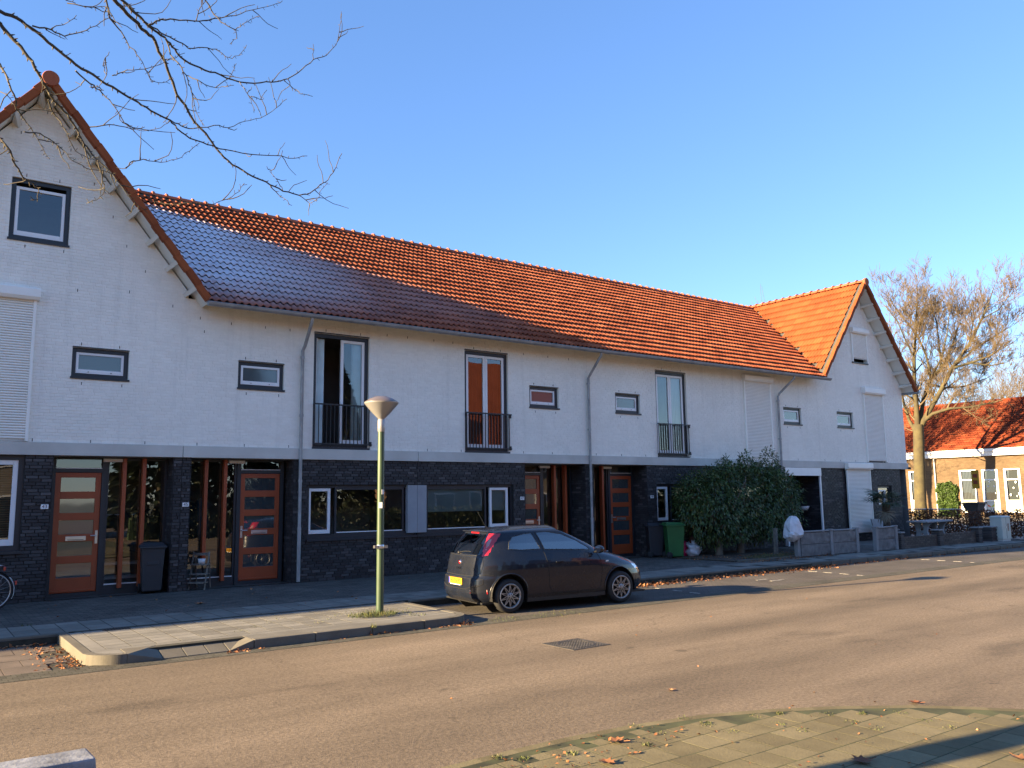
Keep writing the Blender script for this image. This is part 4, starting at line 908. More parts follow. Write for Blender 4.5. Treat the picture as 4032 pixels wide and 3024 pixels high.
M['car'] = carpaint(); M['rubber'] = simple('rubber', (0.014, 0.014, 0.015), 0.8, bmp=0.2); M['alloy'] = simple('alloy_worn', (0.36, 0.35, 0.34), 0.42, 0.7, var=0.25, scale=20); M['chrome'] = simple('chrome', (0.75, 0.75, 0.75), 0.12, 1.0, var=0.03)
M['redlens'] = simple('red_lens', (0.42, 0.012, 0.02), 0.12, var=0.1, spec=0.7, coat=1.0); M['clearlens'] = simple('clear_lens', (0.42, 0.22, 0.20), 0.12, coat=1.0); M['trim'] = simple('black_trim', (0.014, 0.014, 0.015), 0.5); M['carglass'] = glassmat('car_glass', (0.30, 0.34, 0.37), fm=2.2, fa=0.10); M['rearglass'] = glassmat('rear_glass', (0.16, 0.17, 0.17), 0.02, fm=1.2, fa=0.02)
M['headlens'] = simple('head_lens', (0.5, 0.5, 0.5), 0.1, 0.4, coat=1.0); M['seat'] = simple('seat_cloth', (0.05, 0.05, 0.055), 0.9); M['plate_y'] = simple('plate_yellow', (0.50, 0.25, 0.008), 0.5, var=0.03); M['plate_b'] = simple('plate_blue', (0.02, 0.05, 0.35), 0.45)
zl_ = sorted(set(list(np.linspace(.16, .66, 30)) + list(np.linspace(.66, 1.0, 26)) + list(np.linspace(.95, 1.40, 62)) + list(1.40 + .0915 * np.sin(np.linspace(0, PI/2, 16)))))
NU = 210; rows = []
for z in zl_:
    xr, xf, w, nr, nf = C_XR(z), C_XF(z), C_W(z), C_NR(z), C_NF(z); pts = []
    for half in (0, 1):
        a = np.linspace(0, PI/2, 500); n = nf if half else nr
        X = np.abs(np.cos(a)) ** (2 / n); Y = w * np.abs(np.sin(a)) ** (2 / n)
        X = XM + (xf - XM) * X if half else XM - (XM - xr) * X
        if half: X, Y = X[::-1], Y[::-1]
        d = np.concatenate([[0], np.cumsum(np.hypot(np.diff(X), np.diff(Y)))]); s = np.linspace(0, d[-1], NU // 2 + 1)
        q = list(zip(np.interp(s, d, X), np.interp(s, d, Y))); pts += q if not half else q[1:]
    rows.append(pts)
V = []; ncol = len(rows[0])
for side in (1, -1):
    for z, r in zip(zl_, rows): V += [(x, y * side, z) for x, y in r]
groups = {}; nr_ = len(zl_)
for si, side in enumerate((1, -1)):
    o = si * nr_ * ncol
    for i in range(nr_ - 1):
        for k in range(ncol - 1):
            q = (o+i*ncol+k, o+i*ncol+k+1, o+(i+1)*ncol+k+1, o+(i+1)*ncol+k)
            c = np.mean([V[t] for t in q], axis=0); g = classify(*c)
            if g == 'headlamp': g = 'headL' if side > 0 else 'headR'
            if g in ('quarter', 'doorglass'): g += 'L' if side > 0 else 'R'
            if g: groups.setdefault(g, []).append(q if side < 0 else q[::-1])
mats = dict(body='car', quarterL='carglass', quarterR='carglass', doorglassL='carglass', doorglassR='carglass', rearglass='rearglass', windscreen='carglass', lampL='redlens', lampR='redlens', lensL='clearlens', lensR='clearlens', brake='redlens', headL='headlens', headR='headlens', grille='trim')
names = dict(body='body', quarterL='rear_quarter_window', quarterR='rear_quarter_window', doorglassL='door_window', doorglassR='door_window', rearglass='rear_window', windscreen='windscreen', lampL='tail_light', lampR='tail_light', lensL='lamp_lens', lensR='lamp_lens', brake='brake_light', headL='headlight', headR='headlight', grille='grille')
body = None
for g in sorted(groups, key=lambda s: s != 'body'):
    used = {}; F = []
    for q in groups[g]: F.append(tuple(used.setdefault(t, len(used)) for t in q))
    vv = [V[t] for t in used]
    b = MB(); b.add(vv, F, True); o = b.build(names[g], M[mats[g]], car)
    if g == 'body':
        body = o; b2 = o.modifiers.new('weld', 'WELD'); b2.merge_threshold = 0.0005
# floor pan, sills, wells
MB().box(-.5, 3.15, -.70, .70, .17, .20).build('floor_pan', M['trim'], car)
b = MB(); b.box(.37, WB - .37, -.80, -.76, .17, .24); b.build('sill_trim', M['trim'], car); MB().box(.37, WB - .37, .76, .80, .17, .24).build('sill_trim', M['trim'], car)
for wx in (0, WB):
    for s in (-1, 1):
        b = MB(); n = 16
        for i in range(n):
            a0, a1 = -.25 + (PI + .5) * i / n, -.25 + (PI + .5) * (i + 1) / n; r = .368
            P = lambda a, y: (wx + r * math.cos(a), y, .31 + r * math.sin(a))
            b.quad(P(a0, s * .5), P(a1, s * .5), P(a1, s * car_y(wx, .55)), P(a0, s * car_y(wx, .55)))
        b.poly([(wx + .37 * math.cos(2*PI*i/24), s * .5, .31 + .37 * math.sin(2*PI*i/24)) for i in range(24)]); b.build('wheel_well', M['trim'], car)
        path = []
        for i in range(21):
            a = -.12 + (PI + .24) * i / 20; x, z = wx + .372 * math.cos(a), .31 + .372 * math.sin(a); path.append((x, s * (car_y(x, max(z, .17)) + .004), z))
        MB().tube(path, .014, 6).build('arch_lip', M['car'], car)
        W = MB().lathe([(.20, -.09), (.24, -.098), (.275, -.092), (.291, -.07), (.295, -.03), (.295, .03), (.291, .07), (.275, .092), (.24, .098), (.20, .09)], 40, axis=(0, 1, 0)).build('wheel', M['rubber'], car); W.location = (wx, s * .735, .295)
        ring = MB().lathe([(.205, .0), (.217, .0), (.219, -.012*0 + .02), (.205, .03), (.19, .012), (.186, -.04), (.205, -.04)], 40, axis=(0, 1, 0)); ro = ring.build('rim', M['alloy'], W); ro.location = (0, s * .075, 0)
        if s < 0: ro.rotation_euler = (0, 0, PI)
        MB().lathe([(.001, 0), (.2, 0)], 32, axis=(0, 1, 0)).build('brake_shade', M['slit'], W).location = (0, s * .03, 0)
        sp = MB()
        for i in range(10):
            for dd in (-1, 1):
                a = 2 * PI * i / 10; a2 = a + dd * .30; p0 = Vector((.055 * math.cos(a - dd * .1), 0, .055 * math.sin(a - dd * .1))); p1 = Vector((.192 * math.cos(a2), 0, .192 * math.sin(a2)))
                d = (p1 - p0); t_ = Vector((-d.z, 0, d.x)).normalized() * .0065; c = (p0 + p1) / 2; sp.obox((c.x, s * (.082 + .002 * dd), c.z), d / 2, (0, .006, 0), t_)
        sp.build('spokes', M['alloy'], W); MB().lathe([(.001, .012), (.05, .012), (.062, 0), (.062, -.03)], 20, axis=(0, s, 0)).build('hub_cap', M['alloy'], W).location = (0, s * .09, 0)
        bl = MB()
        for i in range(5): bl.lathe([(.001, .004), (.011, .004), (.011, -.01)], 8, (.037 * math.cos(2*PI*i/5), 0, .037 * math.sin(2*PI*i/5)), axis=(0, s, 0))
        bl.build('bolts', M['slit'], W).location = (0, s * .1005, 0)
# shut lines follow the body side
def side_line(pts, s, r=.0045, m='slit', name='shut_line', off=.0):
    P = [(x, s * (car_y(x, z) + off), z) for x, z in pts]; return MB().tube(P, r, 5).build(name, M[m], car)
def sp2(pts, n=6):
    out = []
    for i in range(len(pts) - 1):
        for k in range(n): f = k / n; out.append((pts[i][0]*(1-f)+pts[i+1][0]*f, pts[i][1]*(1-f)+pts[i+1][1]*f))
    return out + [pts[-1]]
for s in (-1, 1):
    side_line(sp2([(.64,1.40),(.70,1.2),(.76,1.0),(.80,.8),(.82,.6),(.83,.42),(.88,.32),(1.0,.285),(1.5,.28),(1.9,.285),(1.99,.34),(2.02,.5),(2.03,.7),(2.0,.85),(1.95,.96)]), s)
    side_line(sp2(DG + [DG[0]], 3), s, .007, 'trim', 'window_seal'); side_line(sp2(QG + [QG[0]], 3), s, .007, 'trim', 'window_seal')
    side_line(sp2([(-.50,.66),(-.4,.68),(-.3,.66)]), s, .004)
    x, z = 1.05, .845; MB().obox((x, s * (car_y(x, z) + .014), z), (.085, 0, .004), (0, .012, 0), (0, 0, .014)).build('door_handle', M['car'], car, bevel=.006)
    x, z = 2.17, .80; MB().obox((x, s * (car_y(x, z) + .004), z), (.042, -s * .012, 0), (0, .006, 0), (0, 0, .015)).build('side_indicator', M['shelf'], car, bevel=.006)
    mi = MB().lathe([(.001, -.11), (.06, -.10), (.085, -.06), (.092, .0), (.088, .02)], 18, axis=(1, 0, 0)); mo = mi.build('door_mirror', M['car'], car); mo.location = (1.86, s * .94, 1.035); mo.rotation_euler = (0, 0, PI); mo.scale = (1, 1.15, .82)
    g = MB().lathe([(.001, .0), (.078, .0)], 18, axis=(1, 0, 0)).build('mirror_glass', M['chrome'], mo); g.location = (.015, 0, 0)
    MB().tube([(1.86, s * .90, 1.0), (1.87, s * .79, .975)], .022, 6).build('mirror_stalk', M['trim'], car)
    # lens detail on the tail light, fog lamp in the bumper
    for z0, z1, m in ((.385, .42, 'clearlens'), (.35, .383, 'redlens')):
        q = [(car_xr(yy, zz) - .012, s * yy, zz) for yy, zz in ((.50, z0 + .008), (.735, z0), (.735, z1), (.50, z1 - .01))]; p_ = [(x + .05, y, z) for x, y, z in q]
        MB().hexa(q + p_ if s > 0 else p_ + q).build('bumper_lamp', M[m], car)
# rear: hatch lines, plate, emblem, wiper, brake light, aerial
def rear_line(pts, r=.0045, m='slit', name='shut_line'): return MB().tube([(car_xr(y, z) - .001, y, z) for y, z in pts], r, 5).build(name, M[m], car)
rear_line(sp2([(-.62,.985),(-.66,.85),(-.64,.70),(-.55,.655),(0,.645),(.55,.655),(.64,.70),(.66,.85),(.62,.985)], 5)); rear_line(sp2([(-.60,1.005),(-.3,.995),(0,.99),(.3,.995),(.60,1.005)], 4), .006, 'trim', 'window_seal')
rear_line(sp2([(-.70,.60),(-.70,.52),(-.62,.47),(-.45,.45),(-.38,.42),(.38,.42),(.45,.45),(.62,.47),(.70,.52),(.70,.60)], 4), .005); rear_line(sp2([(-.70,.60),(-.3,.615),(.3,.615),(.70,.60)], 5), .005)
xp = car_xr(0, .535) - .012
MB().box(xp, xp + .006, -.26, .26, .475, .605).build('plate_holder', M['trim'], car)
pl = MB().box(xp - .004, xp - .0005, -.26, .26, .492, .602).build('number_plate', M['plate_y'], car)
MB().box(xp - .0052, xp - .0042, .215, .258, .494, .60).build('country_strip', M['plate_b'], pl); MB().box(xp - .0052, xp - .0042, -.2, .2, .477, .488).build('holder_strip', M['plate_white'], pl)
link('lettering', text_mesh('H-776-PG', .098, M['ink'], .0005), pl, mtx=MX((xp - .0052, -.02, .547), (0, -1.0, 0), (0, 0, 1), (-1, 0, 0)))
xe = car_xr(0, .86)
MB().lathe([(.001, .012), (.036, .012), (.046, .004), (.046, -.01)], 24, (xe, 0, .865), axis=(-1, 0, 0)).build('emblem', M['chrome'], car); MB().lathe([(.001, .0135), (.030, .0135), (.03, .011)], 20, (xe, 0, .865), axis=(-1, 0, 0)).build('emblem_field', M['redlens'], car)
link('lettering', text_mesh('PUNTO', .062, M['chrome'], .003), car, mtx=MX((car_xr(0, .765) - .004, 0, .765), (0, -1, 0), (.13, 0, .99), (-.99, 0, .13)))
MB().box(car_xr(0, 1.385) - .012, car_xr(0, 1.385) + .02, -.15, .15, 1.372, 1.398).build('brake_light', M['redlens'], car, bevel=.004)
rear_line([(.12, 1.035), (.05, 1.05), (-.05, 1.06), (-.20, 1.065), (-.30, 1.06)], .009, 'trim', 'rear_wiper'); MB().lathe([(.001, .03), (.025, .025), (.03, 0)], 12, (car_xr(0, 1.03) - .005, .12, 1.03), axis=(-1, 0, .3)).build('wiper_hub', M['trim'], car)
MB().tube([(.02, .0, 1.455), (-.05, 0, 1.52), (-.22, 0, 1.80)], [.01, .005, .003], 6).build('aerial', M['trim'], car)
MB().tube([(-.237, -.5, 1.405), (-.262, 0, 1.41), (-.237, .5, 1.405)], .012, 6).build('spoiler_lip', M['car'], car)
# inside: seats, headrests, dash, wheel
for x in (.45, 1.25):
    for y in (-.36, .36):
        b = MB().hexa([(x-.1, y-.24, .5), (x+.02, y-.24, .5), (x+.02, y+.24, .5), (x-.1, y+.24, .5), (x-.28, y-.21, 1.1), (x-.18, y-.21, 1.1), (x-.18, y+.21, 1.1), (x-.28, y+.21, 1.1)]); b.box(x - .02, x + .45, y - .24, y + .24, .38, .55); b.build('seat', M['seat'], car, bevel=.04); MB().box(x - .31, x - .22, y - .12, y + .12, 1.12, 1.30).build('headrest', M['seat'], car, bevel=.03)
MB().box(1.75, 2.2, -.68, .68, .75, .93).build('dashboard', M['seat'], car, bevel=.05)
MB().tube([(1.62 + .05 * math.sin(a), .36 + .18 * math.cos(a), .93 + .17 * math.sin(a)) for a in np.linspace(0, 2 * PI, 25)], .014, 6).build('steering_wheel', M['trim'], car)
# ================================================================ street furniture and things by the houses
M['lampgreen'] = simple('lamp_green', (0.045, 0.075, 0.040), 0.4, var=0.15); M['lampshade'] = simple('lamp_cone', (0.33, 0.32, 0.31), 0.28, 0.35, var=0.06); M['lampdome'] = simple('lamp_dome', (0.22, 0.18, 0.165), 0.35, 0.5)
t = thing('street_lamp', 'green street lamp post with a pale cone head on the pavement', 'street lamp', (6.58, 12.82, 0))
MB().tube([(0, 0, -.05), (0, 0, 1.15), (0, 0, 3.05)], [.062, .060, .056], 16).build('pole', M['lampgreen'], t)
MB().lathe([(.056, 3.04), (.063, 3.06), (.063, 3.24), (.05, 3.26)], 20).build('collar', M['lampshade'], t)
MB().lathe([(.045, 3.25), (.06, 3.27), (.16, 3.37), (.285, 3.52), (.292, 3.53), (.292, 3.545)], 36).build('cone', M['lampshade'], t)
MB().lathe([(.293, 3.545), (.285, 3.555), (.20, 3.61), (.10, 3.645), (.001, 3.655)], 36).build('dome', M['lampdome'], t)
b = MB(); b.lathe([(.061, 1.08), (.066, 1.085), (.066, 1.14), (.061, 1.145)], 18); b.box(-.13, -.055, -.05, .0, 1.09, 1.135); b.box(.055, .12, -.04, .01, 1.085, 1.13); b.build('clamp', M['steel'], t)
MB().obox((-.03, -.052, 1.80), (.03, -.012, 0), (.002, .004, 0), (0, 0, .05)).build('sticker', M['plate_white'], t)
MB().obox((.01, -.060, 2.02), (.02, 0, 0), (0, .003, 0), (0, 0, .04)).build('number_sticker', M['shelf'], t)
# ---- wheelie bins
def wheelie(name, label, col, loc, rz, w=.52, d=.55, h=.92, sticker=False, group='wheelie bins'):
    t = thing(name, label, 'bin', loc, rz, group); a, c = w / 2, d / 2; k = .80
    MB().hexa([(-a*k, -c*k, .05), (a*k, -c*k, .05), (a*k, c*k, .05), (-a*k, c*k, .05), (-a, -c, h), (a, -c, h), (a, c, h), (-a, c, h)]).build('body', col, t, bevel=.03, seg=3)
    b = MB(); b.box(-a - .03, a + .03, -c - .03, c + .02, h - .012, h + .03); b.build('rim', col, t, bevel=.012)
    MB().hexa([(-a - .035, -c - .04, h + .031), (a + .035, -c - .04, h + .031), (a + .035, c + .03, h + .031), (-a - .035, c + .03, h + .031), (-a*.8, -c*.7, h + .09), (a*.8, -c*.7, h + .09), (a*.85, c + .02, h + .1), (-a*.85, c + .02, h + .1)]).build('lid', col, t, bevel=.02, seg=3)
    MB().tube([(-a*.9, c + .02, h + .0), (-a*.9, c + .10, h + .04), (a*.9, c + .10, h + .04), (a*.9, c + .02, h)], .016, 8).build('handle', col, t)
    for s in (-1, 1): MB().lathe([(.03, -.025), (.09, -.025), (.1, -.012), (.1, .012), (.09, .025), (.03, .025)], 24, (s * (a * k + .035), c * .78, .1), axis=(1, 0, 0)).build('wheel', M['rubber'], t); MB().lathe([(.001, .018), (.055, .018), (.055, -.018), (.001, -.018)], 16, (s * (a * k + .035), c * .78, .1), axis=(1, 0, 0)).build('wheel_hub', M['trim'], t)
    MB().box(-a*k*.6, a*k*.6, -c*.93 - .012, -c*.90, .60, .66).build('moulding', col, t, bevel=.006)
    if sticker: MB().obox((0, -c * .925 - .006, .56) if sticker == 1 else (a * .93 + .006, -.02, .58), (.055, 0, 0) if sticker == 1 else (.012, 0, .0), (0, .002, 0) if sticker == 1 else (0, .06, 0), (0, 0, .1)).build('sticker', M['plate_white'], t)
    return t
M['bin_grey'] = simple('bin_anthracite', (0.028, 0.031, 0.036), 0.55, var=0.15); M['bin_green'] = simple('bin_green', (0.020, 0.115, 0.030), 0.5, var=0.12); M['bin_dark'] = simple('bin_dark', (0.016, 0.018, 0.024), 0.55)
wheelie('wheelie_bin', 'anthracite wheelie bin in the porch between doors 43 and 45', M['bin_grey'], (4.42, 19.10, 0), math.radians(-8), .46, .50, .95)
g1 = wheelie('wheelie_bin', 'green wheelie bin with a white sticker left of the bush', M['bin_green'], (19.28, 18.08, 0), math.radians(58), .50, .56, .98, sticker=False)
MB().obox((-.02, -.262, .62), (.055, .0, 0), (0, .003, .0004), (0, -.0135*2, .1)).build('sticker', M['plate_white'], g1); b = MB()
for i in range(4): b.box(-.06, .02 - .02 * (i % 2), -.2705 + .0 * i, -.2695, .60 - i * .02, .606 - i * .02)
wheelie('wheelie_bin', 'dark wheelie bin tucked behind the green bin beside door 49', M['bin_dark'], (19.10, 18.72, 0), math.radians(58), .46, .50, .95)
# ---- rubbish bags by the bin
M['bag_white'] = simple('plastic_white', (0.62, 0.62, 0.63), 0.35, var=0.1, scale=6, bmp=1.0, bscale=9); M['bag_pink'] = simple('plastic_pink', (0.55, 0.02, 0.10), 0.4, var=0.2, bmp=0.6, bscale=14)
def blob(name, label, cat, m, c, r, seed, sq=1.0, n=(18, 12), rough=.18):
    rr = random.Random(seed); b = MB(); V = []; F = []; nu, nv = n
    ph = [(rr.uniform(1, 5), rr.uniform(1, 4), rr.uniform(0, 6)) for _ in range(5)]
    for j in range(nv + 1):
        th = PI * j / nv
        for i in range(nu):
            a = 2 * PI * i / nu; k = 1 + rough * sum(math.sin(p * a + q * th * 2 + f) for p, q, f in [(round(p), q, f) for p, q, f in ph]) / 3
            x, y, z = math.cos(a) * math.sin(th), math.sin(a) * math.sin(th), -math.cos(th)
            V.append((c[0] + r[0] * x * k, c[1] + r[1] * y * k, max(c[2] + r[2] * z * (k if z > -.2 else 1), c[2] - r[2] * .86)))
    for j in range(nv):
        for i in range(nu): F.append((j*nu+i, j*nu+(i+1) % nu, (j+1)*nu+(i+1) % nu, (j+1)*nu+i))
    L = (c[0], c[1], c[2] - r[2]); b.add(V, F, True); o = b.build(name, m, None, L); o.location = L; return tag(o, label, cat)
blob('rubbish_bag', 'crumpled white plastic rubbish bag on the ground beside the green bin', 'bag', M['bag_white'], (20.02, 18.0, .215), (.26, .2, .25), 3, rough=.35)
blob('rubbish_bag', 'pink plastic bag half hidden behind the white rubbish bag', 'bag', M['bag_pink'], (19.80, 18.25, .24), (.2, .2, .28), 5, rough=.3)
blob('teddy_bear', 'small brown soft toy on top of the white rubbish bag', 'toy', simple('plush_brown', (0.10, 0.04, 0.02), 0.95), (20.05, 18.05, .50), (.10, .09, .12), 9, rough=.3)
b = MB(); prof = [(.02, 1.22), (.12, 1.20), (.21, 1.12), (.27, 1.0), (.30, .88), (.33, .76), (.34, .68), (.29, .60), (.18, .53), (.06, .47)]; V = []; F = []; nu = 18
for r, z in prof:
    for i in range(nu):
        a = 2 * PI * i / nu; k = 1 + (.10 * math.sin(5 * a + 3 * z) + random.uniform(-.10, .10)) * min(1, (1.25 - z) * 2.5); V.append((21.84 + r * .95 * k * math.cos(a) - .35 * max(0, .75 - z), 15.62 + r * .8 * k * math.sin(a), z + .02 * math.sin(4 * a)))
for q in range(len(prof) - 1):
    for i in range(nu): F.append((q*nu+i, (q+1)*nu+i, (q+1)*nu+(i+1) % nu, q*nu+(i+1) % nu))
o = b.add(V, F, False).build('plastic_cover', M['bag_white'], None, (21.8, 15.62, .47)); o.location = (21.8, 15.62, .47); tag(o, 'white plastic sheet draped over the fence corner by the bush', 'sheet')
# ---- little step ladder plant stand
t = thing('step_stand', 'small weathered wooden step ladder standing against the pier of number 45', 'ladder', (5.42, 19.13, 0), math.radians(-35))
M['oldwood'] = simple('weathered_wood', (0.17, 0.15, 0.125), 0.85, var=0.3, scale=12)
for s in (-1, 1):
    MB().obox((s * .17, -.02, .40), (.014, 0, 0), (0, .0235 * .4, -.0075 * .4), (0, .125, .40)).build('rail', M['oldwood'], t); MB().obox((s * .15, .22, .34), (.012, 0, 0), (0, .012, 0), (0, -.07, .34)).build('rear_leg', M['oldwood'], t)
for i, z in enumerate((.14, .32, .52)): MB().box(-.19, .19, -.20 + i * .065, .0 + i * .065, z, z + .025).build('step', M['oldwood'], t)
MB().box(-.17, .17, .09, .11, .72, .78).build('top_bar', M['oldwood'], t); MB().lathe([(.001, 0), (.07, 0), (.085, .11), (.075, .11), (.001, .1)], 14, (.03, .03, .545)).build('pot', M['shelf'], t)
# ---- bicycle at the left edge
t = thing('bicycle', 'dark bicycle with a white rear mudguard parked at the left edge of the frame', 'bicycle', (1.76, 17.92, 0), math.radians(183)); RW = .34
M['bikeframe'] = simple('bike_black', (0.02, 0.025, 0.03), 0.35); M['mudguard'] = simple('mudguard_white', (0.75, 0.75, 0.75), 0.35)
for wx in (0.33, 1.40):
    w = MB().tube([(wx + RW * math.cos(a), 0, .35 + RW * math.sin(a)) for a in np.linspace(0, 2 * PI, 41)], .018, 8, caps=False).build('wheel', M['rubber'], t)
    MB().tube([(wx + (RW - .03) * math.cos(a), 0, .35 + (RW - .03) * math.sin(a)) for a in np.linspace(0, 2 * PI, 41)], .012, 6, caps=False).build('rim', M['steel'], w)
    for i in range(18):
        a = 2 * PI * i / 18 + .1; MB().tube([(wx + .03 * math.cos(a + 1.3), .02 * (-1) ** i, .35 + .03 * math.sin(a + 1.3)), (wx + (RW - .03) * math.cos(a), 0, .35 + (RW - .03) * math.sin(a))], .0016, 4).build('spoke', M['steel'], w)
    MB().tube([(wx, -.05, .35), (wx, .05, .35)], .022, 8).build('hub', M['steel'], w)
b = MB()
for p0, p1 in (((.33, .04, .35), (.80, .0, .30)), ((.33, .04, .35), (.66, .0, .82)), ((.80, 0, .30), (.63, 0, .92)), ((.80, 0, .30), (1.22, 0, .78)), ((.66, 0, .72), (1.20, 0, .84)), ((1.20, 0, .9), (1.40, 0, .35)), ((1.20, 0, .8), (1.15, 0, 1.08)), ((1.15, -.28, 1.1), (1.15, .28, 1.1))): b.tube([p0, p1], .015, 8)
b.build('frame', M['bikeframe'], t); MB().box(.50, .76, -.09, .09, .92, .99).build('saddle', M['rubber'], t, bevel=.03)
def fender(a0, a1, m, wx=.33):
    b = MB(); n = 14; V = []; F = []
    for i in range(n + 1):
        a = a0 + (a1 - a0) * i / n; r = RW + .03
        for y, dr in ((-.035, -.012), (0, .004), (.035, -.012)): V.append((wx + (r + dr) * math.cos(a), y, .35 + (r + dr) * math.sin(a)))
    for i in range(n): F += [(3*i, 3*i+1, 3*i+4, 3*i+3), (3*i+1, 3*i+2, 3*i+5, 3*i+4)]
    return b.add(V, F, True).build('mudguard', m, t)
fender(math.radians(30), math.radians(138), M['bikeframe']); fender(math.radians(140), math.radians(205), M['mudguard'])
b = MB(); b.tube([(.18, -.06, .80), (.62, -.06, .82)], .006, 6); b.tube([(.18, .06, .80), (.62, .06, .82)], .006, 6); b.tube([(.18, -.06, .80), (.14, 0, .795), (.18, .06, .80)], .006, 6); b.tube([(.33, -.05, .35), (.22, -.06, .80)], .005, 6); b.tube([(.33, .05, .35), (.22, .06, .80)], .005, 6); b.build('carrier', M['steel'], t)
MB().box(.12, .16, -.045, .045, .70, .78).build('rear_light', M['redlens'], t, bevel=.01); MB().box(-.075, -.045, -.03, .03, .44, .52).build('reflector', M['redlens'], t, bevel=.008)
# ---- concrete panel fence in front of 51
M['fence'] = simple('fence_concrete', (0.17, 0.165, 0.16), 0.9, var=0.3, scale=6, bmp=0.7, bscale=25); M['fencepost'] = simple('post_concrete', (0.24, 0.24, 0.24), 0.9, var=0.12, scale=4)
def panel_fence(name, label, pts, h, ends=True):
    t = thing(name, label, 'fence', (pts[0][0], pts[0][1], 0)); L = (pts[0][0], pts[0][1], 0)
    for i, (x, y) in enumerate(pts):
        MB().box(x - .07, x + .07, y - .08, y + .05, 0, h - .02).build('post', M['fencepost'], t, L, bevel=.01); MB().box(x - .085, x + .085, y - .095, y + .065, h - .02, h + .03).build('post_cap', M['fencepost'], t, L, bevel=.015)
    for i in range(len(pts) - 1):
        (x0, y0), (x1, y1) = pts[i], pts[i + 1]
        for k in range(2):
            z0 = .02 + k * (h - .06) / 2; z1 = z0 + (h - .06) / 2 - .012; n = 12; m = 5; V = []; F = []
            for b_ in range(m + 1):
                for a in range(n + 1):
                    f = a / n; x = x0 + .071 + (x1 - x0 - .142) * f; y = y0 + (y1 - y0) * f; edge = 0 if b_ in (0, m) else 1
                    V.append((x, y - .03 - edge * (.012 + .016 * random.random()), z0 + (z1 - z0) * b_ / m + (0 if b_ in (0, m) else random.uniform(-.008, .008))))
            for b_ in range(m):
                for a in range(n): F.append((b_*(n+1)+a, b_*(n+1)+a+1, (b_+1)*(n+1)+a+1, (b_+1)*(n+1)+a))
            MB().add(V, F).build('panel', M['fence'], t, L)
            MB().box(x0 + .07, x1 - .07, min(y0, y1) - .028, max(y0, y1) + .03, z0, z1).build('panel_back', M['fence'], t, L)
        MB().box(x0 + .07, x1 - .07, min(y0, y1) - .05, max(y0, y1) + .045, h - .035, h + .005).build('coping', M['fencepost'], t, L, bevel=.012)
panel_fence('concrete_fence', 'two-bay grey concrete panel fence right of the bush', [(22.02, 15.66), (23.62, 15.58), (24.94, 15.52)], .76)
panel_fence('concrete_fence', 'single grey concrete panel between two posts by the palm', [(26.0, 15.48), (27.12, 15.44)], .77)
t = thing('timber_post', 'thin dark timber post standing under the right side of the bush', 'post', (22.2, 16.55, 0)); MB().box(-.05, .05, -.05, .05, 0, .8).build('post', M['oldwood'], t, bevel=.008); MB().box(-.06, .06, -.06, .06, .8, .83).build('cap', M['oldwood'], t)
# ---- low brick garden walls with piers
M['brownbrick'] = pieces('brown_wall_brick', [(0, (0.075, 0.058, 0.048)), (0.6, (0.11, 0.085, 0.07)), (1, (0.15, 0.12, 0.10))], 0.8, 0.5, 60, 0.3, 1.5)
def low_wall(label, x0, x1, y, h, m):
    t = thing('garden_wall', label, 'wall', (x0, y, 0), group='low brick garden walls'); L = (x0, y, 0)
    MB().box(x0, x1, y - .045, y + .05, 0, h - .01).build('core', M['dark_mortar'], t, L); r = MB(); nr = int(h / .066)
    for k in range(nr):
        x = x0 - (.11 if k % 2 else 0)
        while x < x1:
            a, c = max(x, x0), min(x + .21, x1)
            if c - a > .03: r.box(a + .004, c - .004, y - .055, y + .06, k * h / nr + .004, (k + 1) * h / nr - .004)
            x += .218
    r.build('bricks', m, t, L, kind='stuff')
def pier(label, x, y, h, m, w=.22):
    t = thing('brick_pier', label, 'pier', (x, y, 0), group='brick garden piers'); nr = 8
    for k in range(nr):
        s = w / 2 * (1.0 if k % 2 == 0 else .90); MB().box(-s, s, -s, s, k * h / nr + .003, (k + 1) * h / nr - .003).build('brick_course', m, t, bevel=.004)
    MB().box(-w/2 - .03, w/2 + .03, -w/2 - .03, w/2 + .03, h, h + .045).build('cap', M['fencepost'], t, bevel=.01)
M['darkpier'] = pieces('pier_brick', [(0, (0.06, 0.052, 0.05)), (1, (0.11, 0.095, 0.09))], 0.8, 0.4, 60, 0.3)
pier('half-height brick pier touching the single concrete fence panel', 27.36, 15.40, .53, M['darkpier'], .2); low_wall('low brown brick garden wall left of the middle pier', 27.47, 29.70, 15.40, .40, M['brownbrick'])
pier('brick pier with a flat cap between the two low brown walls', 29.86, 15.40, .53, M['darkpier'], .28); low_wall('low brown brick garden wall right of the middle pier', 30.01, 32.48, 15.38, .42, M['brownbrick'])
pier('brick pier with flat cap at the right end of the brown walls', 32.64, 15.36, .53, M['darkpier'], .28); pier('brick pier standing against the pale utility cabinet', 33.72, 15.42, .52, M['darkpier'], .42)
